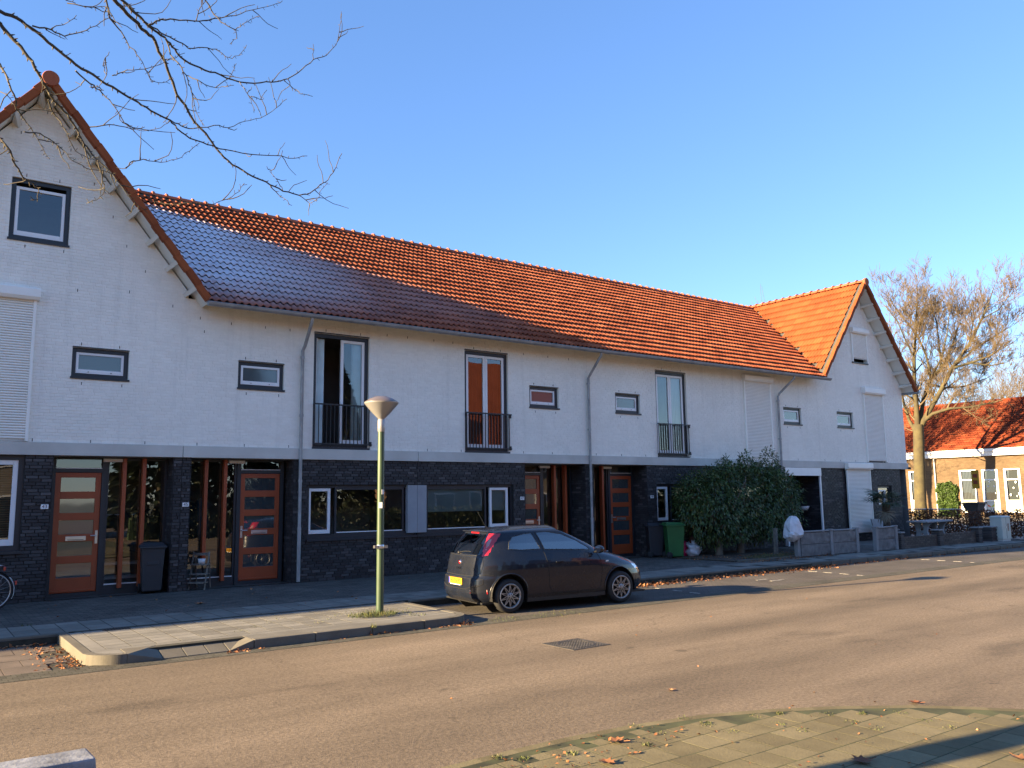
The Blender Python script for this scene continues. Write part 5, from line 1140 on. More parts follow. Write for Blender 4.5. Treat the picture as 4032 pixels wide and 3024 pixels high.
# ---- utility cabinet
t = thing('utility_cabinet', 'pale grey-green street utility cabinet beside the hedge', 'cabinet', (34.25, 15.22, 0), math.radians(-2)); M['cabinet'] = simple('cabinet_paint', (0.48, 0.50, 0.44), 0.55, var=0.08)
MB().box(-.30, .30, -.2, .2, 0, .07).build('plinth', M['concrete'], t); MB().box(-.33, .33, -.22, .22, .075, .89).build('body', M['cabinet'], t, bevel=.012)
MB().hexa([(-.36, -.25, .892), (.36, -.25, .892), (.36, .25, .892), (-.36, .25, .892), (-.30, -.18, .95), (.30, -.18, .95), (.30, .18, .95), (-.30, .18, .95)]).build('roof', M['cabinet'], t, bevel=.008)
MB().box(-.005, .005, -.224, -.218, .1, .87).build('door_gap', M['slit'], t); MB().box(.08, .20, -.224, -.2205, .38, .66).build('sticker_remains', simple('sticker_brown', (0.30, 0.22, 0.17), 0.8, var=0.6, scale=25), t); MB().box(-.06, -.02, -.235, -.2205, .48, .56).build('lock', M['steel'], t)
# ---- concrete picnic table and bench in the garden
M['tableconc'] = simple('table_concrete', (0.30, 0.30, 0.30), 0.8, var=0.15, scale=4)
t = thing('garden_table', 'grey concrete garden table behind the low brown walls', 'table', (33.4, 17.5, 0), math.radians(4)); MB().box(-1.15, 1.15, -.42, .42, .70, .77).build('tabletop', M['tableconc'], t, bevel=.02)
for x in (-.72, .72):
    b = MB()
    for s in (-1, 1): b.prism([(.10, 0), (.34, 0), (.26, .12), (.20, .35), (.24, .55), (.38, .70), (.05, .70), (.08, .5), (.06, .3)], x - .06, x + .06, lambda u, v, d, s=s: (d, s * u, v))
    b.build('leg', M['tableconc'], t); MB().box(x - .05, x + .05, -.1, .1, .3, .38).build('stretcher', M['tableconc'], t)
t = thing('garden_bench', 'grey concrete bench with backrest beside the palm trunk', 'bench', (31.6, 18.3, 0)); MB().box(-.6, .6, -.2, .2, .40, .46).build('seat', M['tableconc'], t); MB().obox((0, .24, .68), (.6, 0, 0), (0, .025, .0), (0, .05, .18)).build('backrest', M['tableconc'], t)
for x in (-.45, .45): MB().box(x - .05, x + .05, -.16, .22, 0, .398).build('leg', M['tableconc'], t)
# ---- palm
t = thing('palm_tree', 'small fan palm in front of the dark wall of the end house', 'palm', (30.4, 17.6, 0)); M['palmtrunk'] = simple('palm_fibre', (0.075, 0.055, 0.038), 0.95, var=0.4, scale=14, bmp=1.0, bscale=30); M['palmleaf'] = simple('palm_leaf', (0.030, 0.055, 0.022), 0.55, var=0.3); M['palmdry'] = simple('palm_dry', (0.22, 0.19, 0.14), 0.8, var=0.2)
MB().tube([(0, 0, 0), (.02, 0, .7), (.05, 0, 1.5)], [.14, .13, .15], 12).build('trunk', M['palmtrunk'], t)
def fan(c, d, up, r, m, n=16):
    b = MB(); c, d, up = Vector(c), Vector(d).normalized(), Vector(up); s = d.cross(up).normalized(); u = s.cross(d)
    for i in range(n):
        a = math.radians(-105 + 210 * i / (n - 1)); q = (d * math.cos(a) + s * math.sin(a)).normalized(); e = q.cross(u).normalized(); k = r * (1 - .15 * abs(math.sin(a)))
        p = [c + e * .004, c + q * k * .55 + e * .022 - u * .02, c + q * k - u * (.10 + .08 * random.random()), c + q * k * .55 - e * .022 - u * .02]; b.quad(*p)
    return b.build('frond', m, t)
for i in range(15):
    a = 2 * PI * i / 15 + random.uniform(-.2, .2); el = random.uniform(-.15, .8); d = Vector((math.cos(a) * math.cos(el), math.sin(a) * math.cos(el), math.sin(el))); base = Vector((.05, 0, 1.5)); tip = base + d * random.uniform(.28, .5)
    MB().tube([base, tip], .008, 5).build('stalk', M['palmleaf'], t); fan(tip, d + Vector((0, 0, -.15)), (0, 0, 1), random.uniform(.5, .68), M['palmleaf'])
for i in range(5):
    a = PI + random.uniform(-.9, .9); d = Vector((math.cos(a) * .5, math.sin(a) * .5, -.8)); fan(Vector((.0, 0, 1.3)) + d * .2, d, (0, 0, 1), .5, M['palmdry'], 10)
# ---- painted rail fence close to the camera, bottom left
M['railpaint'] = simple('rail_paint_worn', (0.20, 0.21, 0.23), 0.75, var=0.75, scale=7, bmp=0.3)
t = thing('rail_fence', 'weathered pale rail fence end at the bottom left corner', 'fence', (.55, 3.66, ZN)); L = (.55, 3.66, ZN)
MB().hexa([(-2.4, 3.575, .835), (.672, 3.575, .835), (.672, 3.755, .835), (-2.4, 3.755, .835), (-2.4, 3.60, .95), (.665, 3.60, .95), (.655, 3.75, .955), (-2.4, 3.75, .955)]).build('top_rail', M['railpaint'], t, L, bevel=.008)
for x in (.58, -.9, -2.3): MB().box(x - .06, x + .06, 3.61, 3.73, ZN, .834).build('post', M['oldwood'], t, L, bevel=.008)
MB().box(-2.4, .64, 3.64, 3.70, .35, .47).build('lower_rail', M['oldwood'], t, L)
# ================================================================ plants
def leafmat(name, stops, rough=0.45, trans=0.25, spec=0.5):
    m, nt, b = nmat(name); c = ramp(nt, rnd(nt), stops); c = mix(nt, 1.0, c, ramp(nt, noise(nt, pos(nt), 2.2, 4), [(0.3, 0.6), (0.7, 1.5)]), 'MULTIPLY'); nt.links.new(c, b.inputs['Base Color']); b.inputs['Roughness'].default_value = rough; b.inputs['Specular IOR Level'].default_value = spec
    b.inputs['Transmission Weight'].default_value = 0.0
    tr = N(nt, 'BsdfTranslucent'); nt.links.new(c, tr.inputs[0]); ms = N(nt, 'MixShader'); ms.inputs[0].default_value = trans; out = nt.nodes['Material Output']
    nt.links.new(b.outputs[0], ms.inputs[1]); nt.links.new(tr.outputs[0], ms.inputs[2]); nt.links.new(ms.outputs[0], out.inputs[0]); return m
M['laurel'] = leafmat('laurel_leaf', [(0, (0.030, 0.060, 0.018)), (0.45, (0.055, 0.100, 0.028)), (0.85, (0.095, 0.145, 0.040)), (1, (0.20, 0.19, 0.05))], 0.3)
M['beech'] = leafmat('beech_leaf_brown', [(0, (0.07, 0.025, 0.012)), (0.6, (0.13, 0.05, 0.022)), (1, (0.21, 0.09, 0.04))], 0.7)
M['litter'] = leafmat('fallen_leaf', [(0, (0.16, 0.06, 0.025)), (0.6, (0.28, 0.115, 0.045)), (1, (0.38, 0.20, 0.09))], 0.8, 0.15)
M['grass'] = leafmat('grass_blade', [(0, (0.05, 0.075, 0.02)), (0.6, (0.10, 0.12, 0.035)), (1, (0.20, 0.17, 0.07))], 0.7)
M['ivy'] = leafmat('ivy_leaf', [(0, (0.025, 0.055, 0.012)), (1, (0.075, 0.12, 0.025))], 0.5)
def leaves(P, D, Nn, ln, wd, mat_, name, parent, L, fold=.25, kind='stuff'):
    """many small folded leaves: P base points, D directions, Nn normals (numpy)"""
    n = len(P); D = D / np.linalg.norm(D, axis=1)[:, None]; S = np.cross(D, Nn); S /= np.linalg.norm(S, axis=1)[:, None] + 1e-9; U = np.cross(S, D)
    ln = np.asarray(ln)[:, None] if np.ndim(ln) else ln; wd = np.asarray(wd)[:, None] if np.ndim(wd) else wd
    mid = P + D * ln * .45 - U * (wd * fold); tip = P + D * ln - U * ln * .15
    a = P + D * ln * .45 + S * wd * .5; c = P + D * ln * .45 - S * wd * .5
    V = np.stack([P, a, tip, c, mid], 1).reshape(-1, 3) - np.array(L)
    i = np.arange(n)[:, None] * 5; F = np.concatenate([i + [0, 4, 1, 1], i + [4, 2, 1, 1], i + [0, 3, 4, 4], i + [3, 2, 4, 4]], 1).reshape(-1, 4)[:, :3]
    me = bpy.data.meshes.new(name); me.vertices.add(len(V)); me.vertices.foreach_set('co', V.astype(np.float32).ravel()); me.loops.add(F.size); me.loops.foreach_set('vertex_index', F.astype(np.int32).ravel())
    me.polygons.add(len(F)); me.polygons.foreach_set('loop_start', np.arange(0, F.size, 3, dtype=np.int32)); me.polygons.foreach_set('loop_total', np.full(len(F), 3, dtype=np.int32)); me.materials.append(mat_); me.update(); me.validate()
    return link(name, me, parent, kind=kind)
def rdir(n):
    v = rng.normal(size=(n, 3)); return v / np.linalg.norm(v, axis=1)[:, None]
# ---- the big laurel bush
t = thing('laurel_bush', 'big dark green leafy bush in front of number 49 beside the bins', 'bush', (21.9, 17.8, 0)); L = (21.9, 17.8, 0)
for i, (x, y) in enumerate(((20.80, 17.62), (21.95, 17.72))):
    path = [(x, y, 0), (x + .02, y, .35), (x + .1 * (-1) ** i, y - .05, .9), (x + .25 * (-1) ** i, y, 1.6)]; tr = MB().tube(path, [.12, .10, .085, .05], 10).build('trunk', simple('laurel_bark%d' % i, (0.16, 0.13, 0.095), 0.9, var=0.3, bmp=0.5), t, L)
    for k in range(7):
        a = random.uniform(0, 2 * PI); MB().tube([(x, y, .8), (x + .7 * math.cos(a), y + .4 * math.sin(a), 1.4 + .3 * random.random()), (x + 1.4 * math.cos(a), y + .7 * math.sin(a), 1.7 + .8 * random.random())], [.04, .025, .01], 6).build('limb', M['oldwood'], tr, L)
lobes = [(19.3, 17.3, 1.55, 1.25, 1.05, 1.15), (20.4, 17.2, 1.75, 1.35, 1.2, 1.15), (21.6, 17.1, 1.75, 1.3, 1.2, 1.25), (22.65, 17.1, 1.65, 1.05, 1.1, 1.25), (20.0, 17.0, 1.0, 1.3, 1.0, .75), (21.9, 16.9, 1.05, 1.5, 1.05, .8), (21.3, 17.2, 2.75, .3, .3, .55), (22.55, 17.2, 2.8, .38, .35, .62), (20.2, 17.2, 2.5, .45, .4, .45), (19.45, 17.2, 2.35, .4, .4, .35), (18.55, 17.4, 1.75, .55, .6, .75), (20.75, 17.2, 2.55, .35, .35, .4), (23.2, 17.0, 1.9, .5, .6, .8), (23.1, 16.9, 1.0, .55, .6, .5)]
lobes = [(22.1 + (x * 1.055 + .1 - 22.1) * .93, 17.82, 1.9 + (z - 1.9) * 1.05, a * .93, min(c, .98), e) for x, y, z, a, c, e in lobes if not (x < 19.2 and z < 1.6)]
for q in range(26):
    a_ = random.uniform(0, PI); lobes.append((22.1 + 2.75 * math.cos(a_) * random.uniform(.7, 1.0), 17.7 + random.uniform(-.6, .3), 1.55 + 1.35 * math.sin(a_) * random.uniform(.85, 1.02), .13, .13, random.uniform(.2, .42)))
Ps = []; Ds = []; wts = np.array([max(.10, l[3] * l[5] + l[3] * l[4] + l[4] * l[5]) for l in lobes]); wts /= wts.sum(); NT = 30000
for l, wq in zip(lobes, wts):
    n = int(NT * wq); d = rdir(n); lump = 1 + .13 * np.sin(d[:, 0] * 7 + l[0]) * np.sin(d[:, 2] * 8 + l[1]) + .08 * np.sin(d[:, 1] * 15 + d[:, 2] * 11)
    r = (rng.uniform(.35, 1, n) ** .4) * lump; Ps.append(np.array(l[:3]) + d * r[:, None] * np.array(l[3:])); Ds.append(d)
P = np.concatenate(Ps); D0 = np.concatenate(Ds); keep = (P[:, 2] > .33 + .15 * np.sin(P[:, 0] * 3)) & (P[:, 1] < 18.8); P, D0 = P[keep], D0[keep]; n = len(P)
D = D0 * .8 + rdir(n) * .55 + np.array([0, 0, -.55]); leaves(P, D, D0 * .6 + rdir(n) * .5 + np.array([0, 0, .6]), rng.uniform(.09, .15, n), rng.uniform(.032, .048, n), M['laurel'], 'foliage', t, L)
# bed edging under the bush
bed = struct(MB().box(19.2, 24.5, 15.75, 18.6, -.02, .035).build('planting_bed', simple('bed_soil', (0.055, 0.042, 0.03), 0.95, var=0.5, scale=6, bmp=0.8, bscale=30)))
for i, (x0, x1) in enumerate(((19.3, 20.2), (20.22, 21.1), (21.12, 22.0))): MB().box(x0, x1, 15.68, 15.745, -.03, .05).build('edging_stone', M['kerb'], bed, bevel=.008)
def scatter_leaves(name, label, regions, zf, size=(.035, .075), kind='stuff', m='litter', flat=.35):
    Ps = []
    for (x0, x1, y0, y1, n, *g) in regions:
        x = rng.uniform(x0, x1, n); y = y0 + (y1 - y0) * (rng.uniform(0, 1, n) ** (g[0] if g else 1)); Ps.append(np.stack([x, y, np.full(n, 0.)], 1))
    P = np.concatenate(Ps); n = len(P); P[:, 2] = [zf(a, c) for a, c in P[:, :2]]; P[:, 2] += rng.uniform(.004, .02, n)
    D = np.stack([rng.normal(size=n), rng.normal(size=n), rng.normal(size=n) * flat], 1); Nn = np.stack([rng.normal(size=n) * flat, rng.normal(size=n) * flat, np.ones(n)], 1)
    s = rng.uniform(size[0], size[1], n); o = leaves(P, D, Nn, s, s * .65, M[m], name, None, (0, 0, 0), fold=.3); return tag(o, label, 'leaves', None, 'stuff')
scatter_leaves('leaf_litter', 'brown fallen leaves along the far kerb and under the bush', [(12.2, 21.5, 13.90, 14.13, 2600, .5), (13.0, 21, 13.4, 14.1, 700, .35), (12.6, 14.6, 13.7, 14.12, 500, .5), (21, 33, 13.82, 14.05, 500, .5), (33, 35, 13.3, 13.9, 300)], lambda x, y: ZR, (.05, .09))
scatter_leaves('leaf_litter', 'fallen leaves around the corner of the pavement extension at left', [(1.5, 2.0, 11.9, 13.9, 90, .8), (1.75, 2.0, 11.75, 12.6, 60), (.6, 1.9, 14.0, 14.14, 90), (3.6, 4.2, 11.55, 11.7, 40), (5, 7.6, 11.6, 11.69, 60), (7.0, 7.7, 11.5, 11.75, 60)], lambda x, y: ZR)
scatter_leaves('leaf_litter', 'dry leaves on the soil and paving in front of the bush', [(19.2, 23.6, 15.2, 15.75, 300, 1.6), (19.6, 24, 15.75, 17.0, 420), (18.9, 20.4, 16.8, 17.8, 90), (2, 14, 14.4, 18.9, 40)], lambda x, y: .035 if (19.2 < x < 24.5 and 15.75 < y < 18.6) else .002)
scatter_leaves('leaf_litter', 'small leaf bits on the mossy near pavement', [(3, 8, 3.2, 5.4, 70), (3, 5.5, 4.9, 5.5, 70), (4, 16, 6, 11, 18)], lambda x, y: ZN + .003 if inside(x, y) else ZR, (.02, .05))
def big_leaf(label, x, y, z, s, rz, m='litter'):
    out = [(0, -.5), (.12, -.28), (.42, -.34), (.34, -.12), (.55, .08), (.27, .12), (.24, .34), (.08, .26), (0, .58), (-.08, .26), (-.24, .34), (-.27, .12), (-.55, .08), (-.34, -.12), (-.42, -.34), (-.12, -.28)]
    b = MB(); V = [(0, 0, .0)] + [(u * s, v * s, .012 + .22 * s * (u * u + v * v) * random.uniform(.3, 2.2)) for u, v in out]; b.add(V, [(0, i + 1, (i + 1) % 16 + 1) for i in range(16)], True)
    bl = b.build('blade', M[m], None); t = thing('fallen_leaf', label, 'leaf', (x, y, z), rz, 'big fallen leaves'); bl.parent = t; MB().tube([(0, -.45 * s, .012), (.03 * s, -.8 * s, .02)], .0025, 5).build('stem', M[m], t)
lz = lambda px, py, z=ZN: at_z(px, py, z)
for lab, px, py, s, rz, z in (('large dry brown leaf lying in the dark shadow strip at bottom right', 3390, 3000, .17, 1.2, ZN + .006), ('pale dry leaf at the kerb edge below the road, left of the shadow', 2425, 2920, .15, .5, ZN + .006), ('crumpled brown leaf on the near pavement close to the bottom edge', 2390, 3005, .13, 2.0, ZN + .006), ('dry leaf on the asphalt just beyond the near kerb at right', 3600, 2768, .12, .3, ZR + .004), ('dark leaf at the far right edge of the near pavement', 4015, 2990, .13, 2.6, ZN + .006), ('single brown leaf on the shaded paving before door 45', 785, 2378, .2, .8, .004), ('small reddish leaf lying alone on the open asphalt', 2640, 2720, .07, 1.0, ZR + .004)):
    P = lz(px, py, z); big_leaf(lab, P.x, P.y, z, s, rz)
def grass(name, label, spots):
    Ps, Ds, Ls = [], [], []
    for (x, y, z, n, r, h) in spots:
        a = rng.uniform(0, 2 * PI, n); q = r * np.sqrt(rng.uniform(0, 1, n)); Ps.append(np.stack([x + q * np.cos(a), y + q * np.sin(a), np.full(n, z)], 1)); Ds.append(np.stack([rng.normal(size=n) * .6, rng.normal(size=n) * .6, np.ones(n)], 1)); Ls.append(rng.uniform(.4, 1, n) * h)
    P, D, ln = np.concatenate(Ps), np.concatenate(Ds), np.concatenate(Ls); o = leaves(P, D, rdir(len(P)), ln, .008, M['grass'], name, None, (0, 0, 0), .1); return tag(o, label, 'grass', None, 'stuff')
grass('grass_tufts', 'tufts of grass at the lamp post and in the pavement joints', [(6.5, 12.72, 0, 420, .28, .13), (6.25, 12.78, 0, 200, .25, .09)] + [(4.2 + i * .3, 12.62 + .28 * (i % 4), 0, 12, .12, .03) for i in range(11)] + [(5.9, 11.7, -.02, 30, .04, .09), (6.9, 12.7, 0, 60, .2, .06), (7.0, 12.3, 0, 40, .15, .05), (21.2, 16.0, .03, 260, .5, .16), (20.4, 15.9, .03, 160, .4, .14), (22.4, 16.1, .03, 160, .5, .12), (8.3, 11.65, ZR, 60, .3, .05), (9.3, 11.62, ZR, 80, .5, .05), (1.75, 15.4, 0, 20, .1, .06)])
grass('moss_tufts', 'moss and weeds in the joints of the near pavement', [(*at_z(2500 + i * 95, 2860 + 35 * math.sin(i * 2.1) - i * 2, ZN).xy, ZN, 22, .07, .018) for i in range(14)] + [(*at_z(px, py, ZN).xy, ZN, 40, .05, .03) for px, py in ((1960, 2985), (2060, 2990), (2780, 2850), (3075, 2812), (3395, 2812), (2250, 2970), (2550, 2935))])
# ---- beech hedge by the right-hand garden
t = thing('beech_hedge', 'clipped brown beech hedge between the garden and the school', 'hedge', (36.4, 19.5, 0)); L = (36.4, 19.5, 0)
n = 15000; P = np.stack([rng.uniform(36.05, 36.75, n), rng.uniform(14.6, 27, n), rng.uniform(.04, 1.1, n)], 1); P[:, 2] += .04 * np.sin(P[:, 1] * 5); leaves(P, rdir(n), rdir(n), rng.uniform(.07, .12, n), rng.uniform(.045, .065, n), M['beech'], 'foliage', t, L)
for i in range(40): y = 14.7 + i * .31; MB().tube([(36.4, y, 0), (36.4 + random.uniform(-.2, .2), y + random.uniform(-.1, .1), .95)], [.02, .006], 5).build('stem', M['oldwood'], t, L)
# ---- bare trees
def barkmat(name, c, moss): 
    m, nt, b = nmat(name); p = pos(nt); f = noise(nt, p, 2.5, 5, 0.6)
    nt.links.new(ramp(nt, f, [(0.35, c), (0.7, moss)]), b.inputs['Base Color']); b.inputs['Roughness'].default_value = 0.9; bump(nt, b, noise(nt, pos(nt, (1, 1, .3)), 40, 4), 0.6, 0.01); return m
M['bark'] = barkmat('bark_mossy', (0.055, 0.044, 0.024), (0.095, 0.080, 0.034)); M['twig'] = barkmat('twig_bark', (0.115, 0.080, 0.042), (0.155, 0.112, 0.06)); M['darkbark'] = barkmat('bark_dark', (0.035, 0.028, 0.022), (0.105, 0.09, 0.06))
def grow(mb, p, d, ln, r, lev, maxlev, rr, up=.12, curl=.35, n=4, kids=(3, 5), bias=None, nside=5, minr=.004, spread=(.5, 1.0), kf=(.5, .75)):
    path = [Vector(p)]; rad = [r]; d = Vector(d).normalized()
    for i in range(n):
        d = (d + Vector((rr.uniform(-1, 1), rr.uniform(-1, 1), rr.uniform(-1, 1))) * curl * .5 + Vector((0, 0, up)) + (bias * .06 if bias else Vector((0, 0, 0)))).normalized()
        path.append(path[-1] + d * (ln / n)); rad.append(max(minr, r * (1 - .72 * (i + 1) / n)))
    mb.tube(path, rad, nside if lev < 2 else (4 if lev < maxlev else 3), caps=False)
    if lev < maxlev:
        for k in range(rr.randint(*kids)):
            f = rr.uniform(.25, 1.0); j = min(int(f * n), n - 1); q = path[j].lerp(path[j + 1], f * n - j); a = path[j + 1] - path[j]; o = a.orthogonal().normalized(); o.rotate(__import__('mathutils').Quaternion(a.normalized(), rr.uniform(0, 2 * PI)))
            grow(mb, q, a.normalized() + o * rr.uniform(*spread), ln * rr.uniform(*kf), max(minr, rad[j] * .62), lev + 1, maxlev, rr, up, curl, n, kids, bias, nside, minr, spread, kf)
def tree_limbs(name, label, trunk, limbs, rr, maxlev, kids, wind=None, base=None, bark='bark', twig='twig', **kw):
    t = thing(name, label, 'tree', base or trunk[0][0]); L = tuple(t.location)
    MB().tube([q for q, _ in trunk], [r for _, r in trunk], 14).build('trunk', M[bark], t, L); cr = MB()
    for path, r0, r1 in limbs:
        k = len(path); rad = [r0 + (r1 - r0) * i / (k - 1) for i in range(k)]; lm = MB().tube(path, rad, 8).build('limb', M[bark], t, L)
        for i in range(k - 1):
            a = Vector(path[i + 1]) - Vector(path[i]); cnt_ = max(2, int(a.length * kw.get('density', 2.4)))
            if i == 0 and k > 3: cnt_ = cnt_ // 3
            for c in range(cnt_):
                q = Vector(path[i]).lerp(Vector(path[i + 1]), rr.random()); o = a.orthogonal().normalized(); o.rotate(__import__('mathutils').Quaternion(a.normalized(), rr.uniform(0, 2 * PI)))
                grow(cr, q, a.normalized() * .6 + o * rr.uniform(.6, 1.1), kw.get('tl', 1.9) * rr.uniform(.6, 1.2), rad[i] * .42, 0, maxlev, rr, kw.get('up', .14), .4, 4, kids, wind, 5, kw.get('minr', .007))
        grow(cr, path[-1], Vector(path[-1]) - Vector(path[-2]), kw.get('tl', 1.9) * 1.1, r1 * .8, 0, maxlev, rr, .14, .35, 4, (3, 5), wind, 5, kw.get('minr', .007))
    cr.build('crown', M[twig], t, L, kind='stuff'); return t
def E(px, py, d): 
    r = ray(3380 + px * 652 / 1273, 1050 + py * 850 / 1659); return EYE + r * (d / r.dot(FW))
TD = 61.3
trunkbase = E(468, 1700, TD); tb = Vector((trunkbase.x, trunkbase.y, -.12))
tr = [(tb, .50), (tb + Vector((0, 0, 1.2)), .41), (E(466, 1450, TD), .38), (E(463, 1300, TD), .37), (E(460, 1210, TD), .34)]
limbs = [([E(455, 1230, TD), E(448, 1100, TD), E(430, 900, TD), E(428, 700, TD - .5), E(440, 480, TD - .3), E(450, 300, TD)], 0.213, 0.057), ([E(470, 1220, TD), E(500, 1020, TD + .6), E(560, 850, TD + 1.0), E(640, 780, TD + 1.4), E(720, 620, TD + 1.8), E(760, 480, TD + 2.0)], 0.170, 0.057),
         ([E(480, 1230, TD), E(560, 1080, TD - .6), E(640, 940, TD - 1.2), E(720, 780, TD - 1.6), E(850, 600, TD - 2), E(950, 400, TD - 2), E(1000, 280, TD - 2)], 0.213, 0.050), ([E(490, 1200, TD), E(570, 1130, TD - 1), E(700, 1090, TD - 1.6), E(860, 1080, TD - 2), E(1050, 1040, TD - 2.4)], 0.142, 0.043),
         ([E(440, 1270, TD), E(390, 1180, TD + .6), E(340, 1020, TD + 1), E(300, 860, TD + 1.3), E(250, 650, TD + 1.5)], 0.142, 0.043), ([E(560, 850, TD + 1.0), E(520, 680, TD + 1.3), E(450, 520, TD + 1.7), E(330, 380, TD + 2), E(260, 280, TD + 2)], 0.099, 0.043), ([E(720, 780, TD - 1.6), E(860, 740, TD - 2.2), E(1000, 690, TD - 2.8), E(1120, 620, TD - 3)], 0.099, 0.035), ([E(540, 900, TD + .8), E(660, 930, TD + 2), E(820, 920, TD + 3), E(980, 860, TD + 3.5)], 0.085, 0.028), ([E(640, 780, TD + 1.4), E(620, 600, TD + 2), E(600, 420, TD + 2.3), E(560, 300, TD + 2.5)], 0.085, 0.035)]
limbs += [([E(720, 780, TD - 1.6), E(880, 640, TD - 1.0), E(1040, 540, TD - .5), E(1150, 470, TD)], .08, .03), ([E(860, 740, TD - 2.2), E(1020, 760, TD - 2.6), E(1130, 740, TD - 3)], .06, .025), ([E(850, 600, TD - 2), E(880, 440, TD - 1), E(860, 300, TD)], .06, .03), ([E(950, 400, TD - 2), E(1080, 330, TD - 2.4), E(1130, 260, TD - 2.6)], .05, .025), ([E(560, 850, TD + 1), E(640, 700, TD - 1), E(680, 520, TD - 2), E(700, 360, TD - 2)], .07, .03), ([E(428, 700, TD - .5), E(360, 560, TD - 1), E(300, 420, TD - 1), E(230, 330, TD - 1)], .06, .03), ([E(440, 480, TD), E(500, 360, TD + 1), E(520, 240, TD + 1)], .05, .03)]
tree_limbs('street_tree', 'tall bare tree with dense twigs in front of the school', tr, limbs, random.Random(4), 3, (3, 5), density=3.0, tl=1.7, minr=.009, base=tb)
# ---- far bare trees beyond the roofs
def far_tree(label, px, py_top, d, h, rr, base_z=-.15, maxlev=4, w=.5):
    P = EYE + ray(px, 1900) * (d / ray(px, 1900).dot(FW)); b0 = Vector((P.x, P.y, base_z)); t = thing('bare_tree', label, 'tree', b0, group='far bare trees'); L = tuple(b0)
    MB().tube([b0, b0 + Vector((0, 0, h * .25)), b0 + Vector((.1, 0, h * .5))], [.25, .2, .13], 8).build('trunk', M['bark'], t, L); cr = MB()
    for i in range(9):
        a = 2 * PI * i / 9; grow(cr, b0 + Vector((.03, 0, h * (.25 + .25 * rr.random()))), Vector((math.cos(a) * w, math.sin(a) * w, 1)), h * .5 * rr.uniform(.8, 1.1), .10, 0, 3, rr, .12, .35, 4, (4, 6), None, 5, .012)
    cr.build('crown', M['twig'], t, L, kind='stuff')
far_tree('bare tree whose twigs poke above the ridge of the right gable', 3140, 0, 62, 12.3, random.Random(5), w=.14); far_tree('bare tree standing behind the school roof at the right edge', 3960, 0, 105, 16, random.Random(6)); far_tree('bare tree behind the school roof between street tree and gable', 3640, 0, 110, 15, random.Random(8)); far_tree('bare tree beyond the school at the far right frame edge', 4090, 0, 100, 16, random.Random(11))
